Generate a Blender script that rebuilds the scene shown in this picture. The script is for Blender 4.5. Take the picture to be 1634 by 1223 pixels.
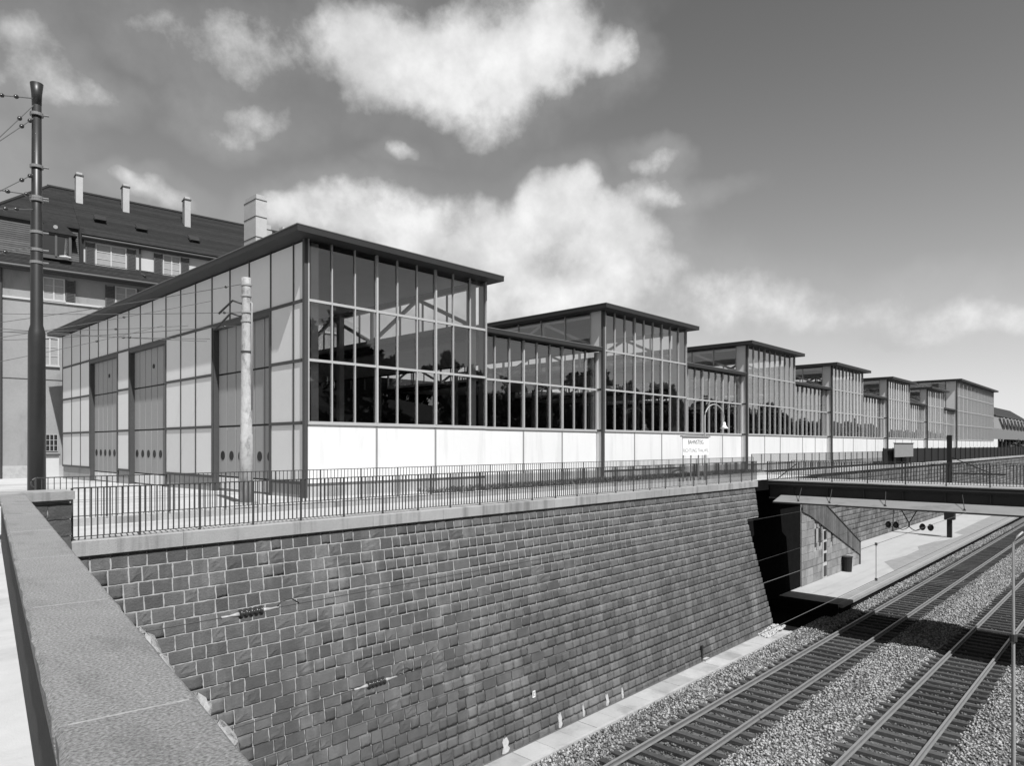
import bpy, math, random
import numpy as np
from mathutils import Vector, Matrix
random.seed(7); rng = np.random.default_rng(7)
for o in list(bpy.data.objects): bpy.data.objects.remove(o)
SC = bpy.context.scene
COL = SC.collection
R = math.radians
EYE = 1.6

# ------------------------------------------------------------------ camera
cd = bpy.data.cameras.new('camera'); cam = bpy.data.objects.new('camera', cd); COL.objects.link(cam)
cam.location = (0, 0, EYE); cam.rotation_euler = (R(90), 0, R(43.46 - 90))
cd.sensor_width = 36; cd.lens = 36 * 1091 / 1634; cd.shift_y = 99.5 / 1634
cd.clip_start = 0.05; cd.clip_end = 5000
SC.camera = cam
SC.view_settings.view_transform = 'Standard'; SC.view_settings.look = 'None'
SC.view_settings.gamma = 1; SC.view_settings.exposure = 0.42
SC.cycles.max_bounces = 6; SC.cycles.diffuse_bounces = 3; SC.cycles.glossy_bounces = 3; SC.cycles.transparent_max_bounces = 12

# ------------------------------------------------------------------ sun
SUN = Vector((-0.19, -0.714, 1.0)).normalized()      # towards the sun
sl = bpy.data.lights.new('sun', 'SUN'); sl.energy = 5.0; sl.angle = R(0.53); sl.color = (1, 1, 1)
so = bpy.data.objects.new('sun', sl); COL.objects.link(so)
so.rotation_euler = SUN.to_track_quat('Z', 'Y').to_euler(); so.location = (-20, -60, 90)

# ------------------------------------------------------------------ sky (black-and-white film: one channel, clouds by direction)
W = bpy.data.worlds.new('World'); SC.world = W; W.use_nodes = True; W.cycles.sampling_method = 'MANUAL'; W.cycles.sample_map_resolution = 256
nt = W.node_tree; N = nt.nodes; L = nt.links
for n in list(N): N.remove(n)
def wmath(op, a, b=None, c=None, clamp=False):
    n = N.new('ShaderNodeMath'); n.operation = op; n.use_clamp = clamp
    for i, x in enumerate((a, b, c)):
        if x is None: continue
        if isinstance(x, (int, float)): n.inputs[i].default_value = x
        else: L.new(x, n.inputs[i])
    return n.outputs[0]
def wsmooth(x, lo, hi, tlo=0.0, thi=1.0):
    n = N.new('ShaderNodeMapRange'); n.interpolation_type = 'SMOOTHSTEP'
    L.new(x, n.inputs[0])
    for i, v in enumerate((lo, hi, tlo, thi)): n.inputs[i + 1].default_value = v
    return n.outputs[0]
tc = N.new('ShaderNodeTexCoord')
sky = N.new('ShaderNodeTexSky'); sky.sky_type = 'NISHITA'; sky.sun_disc = False
sky.sun_elevation = math.asin(SUN.z); sky.sun_rotation = math.atan2(SUN.x, SUN.y)
sky.air_density = 1.0; sky.dust_density = 1.5; sky.ozone_density = 1.5
sep = N.new('ShaderNodeSeparateColor'); L.new(sky.outputs[0], sep.inputs[0])
skyv = wmath('ADD', wmath('MULTIPLY', sep.outputs[0], 0.75), wmath('MULTIPLY', sep.outputs[1], 0.25))
def wnoise(scale, detail, rough, vec, off=(0, 0, 0)):
    m = N.new('ShaderNodeVectorMath'); m.operation = 'ADD'; L.new(vec, m.inputs[0]); m.inputs[1].default_value = off
    n = N.new('ShaderNodeTexNoise'); n.inputs['Scale'].default_value = scale
    n.inputs['Detail'].default_value = detail; n.inputs['Roughness'].default_value = rough
    L.new(m.outputs[0], n.inputs['Vector']); return n.outputs[0]
gen = tc.outputs['Generated']
sx = N.new('ShaderNodeSeparateXYZ'); L.new(gen, sx.inputs[0])
az = wmath('ARCTAN2', sx.outputs[1], sx.outputs[0]); el = wmath('ARCSINE', sx.outputs[2])
w1 = wnoise(5.0, 4, 0.6, gen); w2 = wnoise(5.0, 4, 0.6, gen, (7.3, 2.1, 4.4))
az = wmath('ADD', az, wmath('MULTIPLY', wmath('SUBTRACT', w1, 0.5), 0.16))
el = wmath('ADD', el, wmath('MULTIPLY', wmath('SUBTRACT', w2, 0.5), 0.11))
# cloud masses: azimuth, elevation (degrees, world), half widths, weight
_px = [(560,360,95,55,1), (640,390,95,60,1), (870,335,85,55,1.1), (780,390,125,70,1.1), (950,390,115,60,1.0), (900,450,210,60,1.0), (1040,425,75,35,.8), (700,460,190,70,1), (1130,470,120,40,.8),
       (1180,500,170,45,.8), (1350,505,170,40,.7), (1500,525,120,35,.75), (1620,520,90,30,.65), (1050,312,60,20,.62), (1045,265,45,22,.62), (1160,300,50,14,.35),
       (620,110,135,70,1), (740,120,145,80,1.1), (850,90,110,60,1.0), (945,80,60,30,.9), (750,200,95,25,.75), (560,60,130,55,.85), (430,60,130,55,.6), (400,180,85,32,.5), (370,215,55,22,.5), (90,120,115,34,.7), (20,70,80,60,.55),
       (270,30,160,45,.5), (800,10,130,22,.55), (640,262,38,12,.55), (480,175,65,22,.4), (260,310,65,22,.8), (470,345,65,30,.9), (-150,200,160,60,.7), (1850,470,160,50,.7)]
CL = [(43.46 - math.degrees(math.atan((x - 817) / 1091)), math.degrees(math.atan((711 - y) / math.hypot(1091, x - 817))), rx / 19 * math.cos(math.atan((x - 817) / 1091)) ** 1.5 , ry / 19 * math.cos(math.atan((x - 817) / 1091)), w) for x, y, rx, ry, w in _px]
CL += [(130, 26, 14, 6, .8), (175, 12, 18, 4, .8), (-135, 24, 14, 6, .8), (-85, 15, 16, 5, .75), (-40, 26, 12, 5, .7)]
ae = N.new('ShaderNodeCombineXYZ'); L.new(az, ae.inputs[0]); L.new(el, ae.inputs[1])
dens = None
for a0, e0, ra, re, wt in CL:
    v = N.new('ShaderNodeVectorMath'); v.operation = 'MULTIPLY_ADD'; L.new(ae.outputs[0], v.inputs[0]); ka, ke = 1 / R(ra * 1.4), 1 / R(re * 1.4)
    v.inputs[1].default_value = (ka, ke, 0); v.inputs[2].default_value = (-R(a0) * ka, -R(e0) * ke, 0)
    q = N.new('ShaderNodeVectorMath'); q.operation = 'DOT_PRODUCT'; L.new(v.outputs[0], q.inputs[0]); L.new(v.outputs[0], q.inputs[1])
    b = wmath('MULTIPLY_ADD', q.outputs['Value'], -wt, wt)
    dens = wmath('MAXIMUM', b, -2.0) if dens is None else wmath('SMOOTH_MAX', dens, b, .35)
fine = wnoise(9.0, 8, 0.62, gen, (1.2, 3.4, 0.3))
finer = wnoise(30.0, 6, 0.6, gen, (4.2, 1.4, 2.3))
dd = wmath('ADD', dens, wmath('ADD', wmath('MULTIPLY', wmath('SUBTRACT', fine, 0.5), 1.25), wmath('MULTIPLY', wmath('SUBTRACT', finer, 0.5), 0.28)))
veil = wmath('MULTIPLY', wsmooth(wmath('ADD', dens, wmath('MULTIPLY', wmath('SUBTRACT', fine, 0.5), 1.8)), -0.7, 0.8), wsmooth(wnoise(3.0, 5, 0.55, gen, (2.2, 0.4, 6.3)), 0.3, 0.7, 0.35, 1.0))
cov = wmath('MAXIMUM', wsmooth(dd, 0.26, 0.86), wmath('MULTIPLY', veil, 0.30))
skyv = wmath('ADD', wmath('MULTIPLY', skyv, 0.74), wmath('MULTIPLY', wmath('POWER', 2.718, wmath('MULTIPLY', wmath('ABSOLUTE', sx.outputs[2]), -4.5)), 5.6))
lit = wsmooth(wnoise(6.5, 6, 0.6, gen, (0.4, 8.1, 5.5)), 0.3, 0.72, 0.72, 1.12)
core = wsmooth(dd, 0.45, 1.2, 0.78, 1.08)
cloud = wmath('MULTIPLY', wmath('MULTIPLY', lit, core), 8.6)
mixn = N.new('ShaderNodeMix'); mixn.data_type = 'FLOAT'
L.new(wmath('MULTIPLY', cov, 0.93), mixn.inputs[0]); L.new(skyv, mixn.inputs[2]); L.new(cloud, mixn.inputs[3])
comb = N.new('ShaderNodeCombineColor')
for i in range(3): L.new(mixn.outputs[0], comb.inputs[i])
bg = N.new('ShaderNodeBackground'); bg.inputs[1].default_value = 0.08
wo = N.new('ShaderNodeOutputWorld'); L.new(comb.outputs[0], bg.inputs[0]); L.new(bg.outputs[0], wo.inputs[0])

# ------------------------------------------------------------------ materials (grey: the photograph is black-and-white)
def mat(name, v, rough=0.8, var=0.12, scale=3.0, bump=0.0, bscale=30.0, island=0.0, objv=0.0, spec=0.3, stain=0.0, stscale=(0.5, 0.5, 0.5), metallic=0.0, stlight=False, grain=0.0, gscale=90.0):
    m = bpy.data.materials.new(name); m.use_nodes = True; t = m.node_tree; n = t.nodes; l = t.links
    b = n['Principled BSDF']; b.inputs['Roughness'].default_value = rough; b.inputs['Metallic'].default_value = metallic
    b.inputs['Specular IOR Level'].default_value = spec
    def mth(op, a, c, clamp=False):
        k = n.new('ShaderNodeMath'); k.operation = op; k.use_clamp = clamp
        for i, x in enumerate((a, c)):
            if isinstance(x, (int, float)): k.inputs[i].default_value = x
            else: l.new(x, k.inputs[i])
        return k.outputs[0]
    g = n.new('ShaderNodeNewGeometry'); pos = g.outputs['Position']
    def noi(sc, det, vec=pos, ro=0.6):
        k = n.new('ShaderNodeTexNoise'); k.inputs['Scale'].default_value = sc; k.inputs['Detail'].default_value = det; k.inputs['Roughness'].default_value = ro
        l.new(vec, k.inputs['Vector']); return k.outputs[0]
    f = mth('ADD', mth('MULTIPLY', mth('SUBTRACT', noi(scale, 6), 0.5), 2.6 * var), 1.0)
    f = mth('MULTIPLY', f, mth('ADD', mth('MULTIPLY', mth('SUBTRACT', noi(scale * 11, 4), 0.5), 1.6 * var), 1.0))
    if grain:
        f = mth('MULTIPLY', f, mth('ADD', mth('MULTIPLY', mth('SUBTRACT', noi(gscale, 3), 0.5), 2 * grain), 1.0))
    if island or objv:
        oi = n.new('ShaderNodeObjectInfo')
        r = mth('FRACT', mth('ADD', mth('MULTIPLY', g.outputs['Random Per Island'], 1.0 if island else 0.0), oi.outputs['Random']), 0)
        f = mth('MULTIPLY', f, mth('ADD', mth('MULTIPLY', mth('SUBTRACT', r, 0.5), 2 * max(island, objv)), 1.0))
    if stain:
        mp = n.new('ShaderNodeMapping'); l.new(pos, mp.inputs[0]); mp.inputs['Scale'].default_value = stscale
        mr = n.new('ShaderNodeMapRange'); mr.interpolation_type = 'SMOOTHSTEP'; l.new(noi(1.0, 7, mp.outputs[0], 0.65), mr.inputs[0])
        mr.inputs[1].default_value = 0.48; mr.inputs[2].default_value = 0.68
        mr.inputs[3].default_value = 1.0; mr.inputs[4].default_value = 1.0 + stain if stlight else 1.0 - stain
        f = mth('MULTIPLY', f, mr.outputs[0])
    val = mth('MULTIPLY', f, v, True)
    cc = n.new('ShaderNodeCombineColor')
    for i in range(3): l.new(val, cc.inputs[i])
    l.new(cc.outputs[0], b.inputs['Base Color'])
    if bump:
        bp = n.new('ShaderNodeBump'); bp.inputs['Strength'].default_value = bump; bp.inputs['Distance'].default_value = 0.02
        l.new(noi(bscale, 8, pos, 0.7), bp.inputs['Height']); l.new(bp.outputs[0], b.inputs['Normal'])
    return m
M = {}
M['white_panel'] = mat('white_panel', 0.64, 0.5, 0.03, 0.6, objv=0.02, stain=0.10, stscale=(2.5, 1, .25))
M['grey_panel'] = mat('grey_panel', 0.60, 0.6, 0.04, 0.5, objv=0.05)
M['door_panel'] = mat('door_panel', 0.27, 0.6, 0.05, 0.6, objv=0.05)
M['batten'] = mat('batten', 0.055, 0.6, 0.1)
M['frame'] = mat('frame', 0.36, 0.5, 0.05, objv=0.03)
M['dark_frame'] = mat('dark_frame', 0.055, 0.5, 0.1)
M['fascia'] = mat('fascia', 0.028, 0.55, 0.12, 1.5)
M['soffit'] = mat('soffit', 0.06, 0.7, 0.1, 1.5)
M['ceiling'] = mat('ceiling', 0.85, 0.8, 0.08, 1.0)
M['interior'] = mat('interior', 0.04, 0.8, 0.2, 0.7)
M['shed_floor'] = mat('shed_floor', 0.62, 0.8, 0.2, 0.7)
M['steel_light'] = mat('steel_light', 0.78, 0.5, 0.05)
M['black'] = mat('black', 0.015, 0.6, 0.1)
M['bars'] = mat('bars', 0.045, 0.5, 0.2, 6)
M['mast'] = mat('mast', 0.02, 0.42, 0.25, 5, spec=0.5)
M['galv'] = mat('galv', 0.30, 0.45, 0.1, spec=0.5)
M['wood_pole'] = mat('wood_pole', 0.36, 0.85, 0.25, 7, 0.6, 20, stain=0.45, stscale=(5, 5, 2.2))
M['stone'] = mat('stone', 0.09, 0.9, 0.26, 3.0, 1.0, 28, island=0.25, objv=0.25, stain=0.5, stscale=(1.3, 0.5, 0.35), stlight=True)
M['mortar'] = mat('mortar', 0.31, 0.9, 0.2, 3, 0.6, 40)
M['stone_light'] = mat('stone_light', 0.22, 0.9, 0.3, 1.6, 0.8, 22, island=0.2, objv=0.2, stain=0.4, stscale=(1, 1, .5))
M['stone_mid'] = mat('stone_mid', 0.13, 0.9, 0.35, 1.6, 0.8, 22, island=0.35, objv=0.2, stain=0.5, stscale=(1, 1, .5))
M['dirt_shade_stone'] = mat('dirt_shade_stone', 0.010, 0.95, 0.3, 2.5, 0.8, 20, objv=0.3, island=.3, spec=0.0)  # near-black: under-bridge shade put into the colour; dirty stone at the platform edge
M['coping'] = mat('coping', 0.30, 0.85, 0.15, 1.6, 0.5, 40, objv=0.1, stain=0.42, stscale=(2.2, .6, .12))
M['granite'] = mat('granite', 0.245, 0.9, 0.13, 5.0, 0.8, 110, grain=1.35, gscale=95.0, objv=0.05, stain=0.22, stscale=(3.5, 1.2, 1.5))
M['granite_dark'] = mat('granite_dark', 0.07, 0.9, 0.4, 22.0, 1.0, 90)  # dirty stone, with the shade of the road-side face put into its tone
M['wire'] = mat('wire', 0.10, 0.6, 0.1)
M['annex'] = mat('annex', 0.17, 0.6, 0.1, objv=.05)
M['joint'] = mat('joint', 0.22, 0.6, 0.1)
M['plaster_lump'] = mat('plaster_lump', 0.42, 0.9, 0.25, 12, 1.0, 50)
M['concrete'] = mat('concrete', 0.33, 0.9, 0.16, 1.6, 0.4, 30, objv=0.12, stain=0.25, stscale=(.9, .9, .9))
M['asphalt_light'] = mat('asphalt_light', 0.43, 0.95, 0.12, 0.6, 0.4, 50, stain=0.22, stscale=(.35, .9, .5))
M['pavement'] = mat('pavement', 0.41, 0.95, 0.1, 0.8, 0.3, 60, stain=0.15, stscale=(.4, 1.2, .5))
M['platform'] = mat('platform', 0.34, 0.95, 0.08, 0.5, 0.3, 50, stain=0.1, stscale=(.2, .8, .5))
M['tar'] = mat('tar', 0.22, 0.95, 0.2, 1.2, 0.4, 50)
M['oily_ballast'] = mat('oily_ballast', 0.10, 0.95, 0.2, 4, 0.0, 30, island=0.8)
M['ballast'] = mat('ballast', 0.23, 0.95, 0.15, 4, 0.0, 30, island=0.75, stain=0.35, stscale=(.1, 1.4, .5))
M['ballast_bed'] = mat('ballast_bed', 0.10, 0.95, 0.5, 14, 1.0, 40)
M['sleeper'] = mat('sleeper', 0.055, 0.9, 0.4, 7, 0.8, 40, objv=0.35)
M['rail_side'] = mat('rail_side', 0.14, 0.7, 0.2, 5)
M['rail_top'] = mat('rail_top', 0.42, 0.35, 0.1, 3, metallic=0.6)
M['plaster'] = mat('plaster', 0.25, 0.95, 0.12, 0.7, 0.5, 25, stain=0.25, stscale=(.7, .7, .22))
M['plaster_pale'] = mat('plaster_pale', 0.42, 0.95, 0.06, 0.9)
M['roof_tile'] = mat('roof_tile', 0.021, 0.85, 0.45, 4.0, 1.0, 9, objv=0.1, island=0.3)
M['mansard_tile'] = mat('mansard_tile', 0.075, 0.85, 0.2, 3, 0.8, 18, island=.2)
M['shutter'] = mat('shutter', 0.07, 0.7, 0.1)
M['window_white'] = mat('window_white', 0.40, 0.6, 0.05)
M['dark_glass'] = mat('dark_glass', 0.03, 0.08, 0.1, spec=0.6)
M['curtain'] = mat('curtain', 0.26, 0.9, 0.15, 5)
M['chimney'] = mat('chimney', 0.36, 0.9, 0.12, 2, objv=.05)
M['foliage'] = mat('foliage', 0.055, 0.8, 0.3, 1.5, island=0.5)
M['grass'] = mat('grass', 0.13, 0.85, 0.3, 2, island=0.5)
M['bark'] = mat('bark', 0.06, 0.95, 0.3, 8)
M['soil'] = mat('soil', 0.17, 0.95, 0.3, 2, .5, 20)
M['board'] = mat('board', 0.10, 0.9, 0.3, 3, objv=.25, stain=.4, stscale=(2, 1, .5))
M['hill'] = mat('hill', 0.03, 0.95, 0.4, 0.15)
M['porcelain'] = mat('porcelain', 0.03, 0.2, 0.1, spec=0.6)
M['plate_white'] = mat('plate_white', 0.8, 0.5, 0.02)
M['sheet'] = mat('sheet', 0.20, 0.6, 0.12, 1.2, stain=.25, stscale=(.8, .8, .8))
M['girder'] = mat('girder', 0.03, 0.7, 0.25, 2)
M['sign_grey'] = mat('sign_grey', 0.22, 0.6, 0.05)

def glass_mat(name, tint=0.9, refl=3.2):
    m = bpy.data.materials.new(name); m.use_nodes = True; t = m.node_tree; n = t.nodes; l = t.links
    for k in list(n): n.remove(k)
    fr = n.new('ShaderNodeFresnel'); fr.inputs[0].default_value = 1.5
    mu = n.new('ShaderNodeMath'); mu.operation = 'MULTIPLY'; mu.use_clamp = True; mu.inputs[1].default_value = refl; l.new(fr.outputs[0], mu.inputs[0])
    tr = n.new('ShaderNodeBsdfTransparent'); tr.inputs[0].default_value = (tint, tint, tint, 1)
    gl = n.new('ShaderNodeBsdfGlossy'); gl.inputs['Roughness'].default_value = 0.0; gl.inputs[0].default_value = (.95, .95, .95, 1)
    mx = n.new('ShaderNodeMixShader'); l.new(mu.outputs[0], mx.inputs[0]); l.new(tr.outputs[0], mx.inputs[1]); l.new(gl.outputs[0], mx.inputs[2])
    oo = n.new('ShaderNodeOutputMaterial'); l.new(mx.outputs[0], oo.inputs[0]); return m
M['glass'] = glass_mat('glass')

# ------------------------------------------------------------------ helpers
def link(o, parent=None):
    COL.objects.link(o)
    if parent is not None:
        o.parent = parent; o.matrix_parent_inverse = parent.matrix_basis.inverted()
    return o
def tag(o, label=None, cat=None, group=None, kind=None):
    if label: o['label'] = label
    if cat: o['category'] = cat
    if group: o['group'] = group
    if kind: o['kind'] = kind
    return o
def thing(name, loc, label, cat, group=None):
    o = bpy.data.objects.new(name, None); o.location = loc; o.empty_display_size = 0.2
    o.matrix_basis = Matrix.Translation(loc); link(o); return tag(o, label, cat, group)
def ortho(d):
    d = d.normalized(); u = Vector((0, 0, 1)) if abs(d.z) < 0.95 else Vector((1, 0, 0))
    a = d.cross(u).normalized(); return a, a.cross(d).normalized()
class MB:
    def __init__(s): s.v = []; s.f = []
    def add(s, vs, fs):
        b = len(s.v); s.v += [tuple(p) for p in vs]; s.f += [tuple(i + b for i in q) for q in fs]; return s
    def box(s, x0, x1, y0, y1, z0, z1):
        return s.add([(x0, y0, z0), (x1, y0, z0), (x1, y1, z0), (x0, y1, z0), (x0, y0, z1), (x1, y0, z1), (x1, y1, z1), (x0, y1, z1)],
                     [(3, 2, 1, 0), (4, 5, 6, 7), (0, 1, 5, 4), (1, 2, 6, 5), (2, 3, 7, 6), (3, 0, 4, 7)])
    def hexa(s, p):      # 8 points: bottom ring, top ring
        return s.add(p, [(3, 2, 1, 0), (4, 5, 6, 7), (0, 1, 5, 4), (1, 2, 6, 5), (2, 3, 7, 6), (3, 0, 4, 7)])
    def beam(s, p0, p1, w, h):
        p0, p1 = Vector(p0), Vector(p1); a, b = ortho(p1 - p0); a = a * w / 2; b = b * h / 2
        return s.hexa([p0 - a - b, p0 + a - b, p0 + a + b, p0 - a + b, p1 - a - b, p1 + a - b, p1 + a + b, p1 - a + b])
    def tube(s, pts, rad, n=8, caps=True):
        pts = [Vector(p) for p in pts]; m = len(pts)
        rs = rad if isinstance(rad, (list, tuple)) else [rad] * m
        vs = []; fs = []
        for i, p in enumerate(pts):
            d = (pts[min(i + 1, m - 1)] - pts[max(i - 1, 0)]); a, b = ortho(d)
            for k in range(n):
                t = 2 * math.pi * k / n; vs.append(p + (a * math.cos(t) + b * math.sin(t)) * rs[i])
        for i in range(m - 1):
            for k in range(n):
                k2 = (k + 1) % n; fs.append((i * n + k, i * n + k2, (i + 1) * n + k2, (i + 1) * n + k))
        if caps: fs.append(tuple(range(n - 1, -1, -1))); fs.append(tuple(range((m - 1) * n, m * n)))
        return s.add(vs, fs)
    def prism(s, poly, z0, z1):
        k = len(poly); vs = [(x, y, z0) for x, y in poly] + [(x, y, z1) for x, y in poly]
        fs = [tuple(range(k - 1, -1, -1)), tuple(range(k, 2 * k))] + [(i, (i + 1) % k, k + (i + 1) % k, k + i) for i in range(k)]
        return s.add(vs, fs)
    def build(s, name, m, parent=None, smooth=False, kind=None):
        me = bpy.data.meshes.new(name); me.from_pydata(s.v, [], s.f); me.materials.append(M[m])
        if smooth: me.polygons.foreach_set('use_smooth', [True] * len(me.polygons))
        o = bpy.data.objects.new(name, me); link(o, parent)
        if kind: o['kind'] = kind
        return o
_cache = {}
def boxo(name, m, parent, x0, x1, y0, y1, z0, z1, bevel=0.0):
    d = (round(x1 - x0, 4), round(y1 - y0, 4), round(z1 - z0, 4)); k = (d, m, bevel)
    if k not in _cache:
        a, b, c = d[0] / 2, d[1] / 2, d[2] / 2; mb = MB()
        if bevel:
            e = bevel; r = lambda A, B, C: [(-A, -B, C), (A, -B, C), (A, B, C), (-A, B, C)]
            rings = [r(a - e, b - e, -c), r(a, b, -c + e), r(a, b, c - e), r(a - e, b - e, c)]
            vs = sum(rings, []); fs = [(3, 2, 1, 0), (12, 13, 14, 15)]
            for i in range(3):
                for q in range(4): fs.append((i * 4 + q, i * 4 + (q + 1) % 4, i * 4 + 4 + (q + 1) % 4, i * 4 + 4 + q))
            mb.add(vs, fs)
        else: mb.box(-a, a, -b, b, -c, c)
        me = bpy.data.meshes.new(name); me.from_pydata(mb.v, [], mb.f); me.materials.append(M[m]); _cache[k] = me
    o = bpy.data.objects.new(name, _cache[k]); o.matrix_basis = Matrix.Translation(((x0 + x1) / 2, (y0 + y1) / 2, (z0 + z1) / 2))
    return link(o, parent)
def struct(o, label=None): o['kind'] = 'structure'; return o
def sheet(name, m, quads):
    mb = MB()
    for q in quads: mb.add(q, [tuple(range(len(q)))])
    return struct(mb.build(name, m))
# a point measured along a sight line at a given distance (used to find real places from the photograph)
_a = R(43.46); _fw = Vector((math.cos(_a), math.sin(_a), 0)); _rt = Vector((math.sin(_a), -math.cos(_a), 0))
def P(px, py, D): return _fw * D + _rt * ((px - 817) / 1091 * D) + Vector((0, 0, EYE + (711 - py) / 1091 * D))
def numpy_mesh(name, m, V, F, parent=None, kind=None):
    me = bpy.data.meshes.new(name); nf, k = F.shape
    me.vertices.add(len(V)); me.vertices.foreach_set('co', V.astype(np.float32).ravel())
    me.loops.add(nf * k); me.loops.foreach_set('vertex_index', F.astype(np.int32).ravel())
    me.polygons.add(nf); me.polygons.foreach_set('loop_start', (np.arange(nf) * k).astype(np.int32))
    me.update(calc_edges=True); me.validate(); me.materials.append(M[m])
    o = bpy.data.objects.new(name, me); link(o, parent)
    if kind: o['kind'] = kind
    return o

# ================================================================== GROUND
ZR = -7.0          # top of rails
ZB = -7.16         # ballast surface
sheet('ground', 'hill', [[(-600, -900, ZB - 0.25), (1500, -900, ZB - 0.25), (1500, 17, ZB - 0.25), (-600, 17, ZB - 0.25)]])
sheet('forecourt', 'asphalt_light', [[(-120, 17.05, 0), (40.3, 17.05, 0), (40.3, 18.6, -.018), (500, 18.6, -.018), (500, 60, -.5), (-120, 60, -.5)], [(-120, 60, -.5), (500, 60, -.5), (500, 900, -.5), (-120, 900, -.5)]])
sheet('street', 'asphalt_light', [[(-120, 14.3, -.004), (3.42, 14.3, -.004), (3.42, 17.05, -.004), (-120, 17.05, -.004)]])
sheet('footpath', 'pavement', [[(3.42, 14.55, -.15), (40.3, 14.55, -.15), (40.3, 16.9, -.15), (3.42, 16.9, -.15)]])
kb = MB(); kb.box(3.42, 40.3, 16.88, 17.06, -.4, -.02); struct(kb.build('kerb', 'coping'))
# worn patches and puddle-like repairs of the forecourt
TR = [(10.05, 0), (5.6, 0), (1.75, 0)]        # track centre lines
def bed_z(y):
    d = min(abs(y - c) for c, _ in TR); t = min(1, max(0, (d - 1.1) / .5)); return ZR - .262 + .13 * t * t * (3 - 2 * t)
vs = []; fs = []
xs = np.linspace(-12, 200, 107); ys = np.linspace(-8, 12.5, 83)
for x in xs:
    for y in ys: vs.append((x, y, bed_z(y) + 0.012 * math.sin(x * 1.7 + y * 2.3)))
for i in range(len(xs) - 1):
    for j in range(len(ys) - 1):
        a = i * len(ys) + j; fs.append((a, a + len(ys), a + len(ys) + 1, a + 1))
struct(MB().add(vs, fs).build('ballast_bed', 'ballast_bed'))

# ------------------------------------------------------------------ hillside across the railway (seen mirrored in the glass)
vs = []; fs = []; xs = np.linspace(-150, 420, 58); ys = np.linspace(-9, -240, 26)
def hill_z(x, y):
    t = min(1, max(0, (-9 - y) / 42)); t = t * t * (3 - 2 * t)
    h = ZB - .22 + t * (14.5 + 2.5 * math.sin(x * .021 + 1) + 2 * math.sin(x * .05)) + max(0, (-70 - y)) * .06
    return h
for x in xs:
    for y in ys: vs.append((x, y, hill_z(x, y)))
for i in range(len(xs) - 1):
    for j in range(len(ys) - 1):
        a = i * len(ys) + j; fs.append((a, a + 1, a + len(ys) + 1, a + len(ys)))
struct(MB().add(vs, fs).build('hillside', 'hill'))
def crown_mesh(seed, h, r, n):
    g = np.random.default_rng(seed); cl = []
    for k in range(26):
        t = g.uniform(0, 1); ang = g.uniform(0, 6.28); rr = r * math.sin(math.pi * (0.15 + 0.8 * t)) * g.uniform(.4, 1)
        cl.append((rr * math.cos(ang), rr * math.sin(ang), h * (.12 + .86 * t), r * g.uniform(.25, .48)))
    V = np.zeros((n * 4, 3)); 
    for i in range(n):
        c = cl[g.integers(len(cl))]; d = g.normal(size=3); d /= np.linalg.norm(d); p = np.array(c[:3]) + d * c[3] * g.uniform(.55, 1)
        u = g.normal(size=3); u /= np.linalg.norm(u); w = np.cross(u, g.normal(size=3)); w /= np.linalg.norm(w); sz = g.uniform(.25, .55)
        V[i * 4:i * 4 + 4] = [p - u * sz, p - w * sz * .6, p + u * sz, p + w * sz * .6]
    F = np.arange(n * 4).reshape(n, 4); o = numpy_mesh('crown', 'foliage', V, F); return o
def trunk_mb(h):
    mb = MB(); mb.tube([(0, 0, -.5), (.05, .02, h * .3), (0, .1, h * .8)], [h * .03, h * .022, h * .008], 7)
    for k in range(6):
        a = k * 1.05; z = h * (.3 + .07 * k); mb.tube([(0, 0, z), (math.cos(a) * h * .12, math.sin(a) * h * .12, z + h * .12), (math.cos(a) * h * .2, math.sin(a) * h * .2, z + h * .17)], [h * .011, h * .007, h * .003], 5)
    return mb
protos = []
for i, (h, r) in enumerate(((9, 3.6), (11, 3.8), (8, 3.2))):
    c = crown_mesh(20 + i, h, r, 2200); t = trunk_mb(h).build('trunk', 'bark'); protos.append((c.data, t.data)); bpy.data.objects.remove(c); bpy.data.objects.remove(t)
k = 0
for x in np.arange(-15, 235, 5.2):
    for row in range(3):
        if row < 2 and rng.random() < .12: continue
        xx = x + rng.uniform(-3, 3); yy = (-38, -54, -27)[row] + rng.uniform(-4, 4); p = protos[k % 3]; k += 1
        root = thing('broadleaf_tree', (xx, yy, hill_z(xx, yy)), 'leafy tree on the hillside across the railway', 'tree', 'trees on the hillside across the railway')
        for nm, me in (('crown', p[0]), ('trunk', p[1])):
            o = bpy.data.objects.new(nm, me); s = rng.uniform(.75, 1.15) * (.7 if row == 2 else 1); a = rng.uniform(0, 6.28)
            o.matrix_basis = Matrix.Translation((xx, yy, hill_z(xx, yy))) @ Matrix.Rotation(a, 4, 'Z') @ Matrix.Scale(s if nm == 'crown' else s, 4); link(o, root)

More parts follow.
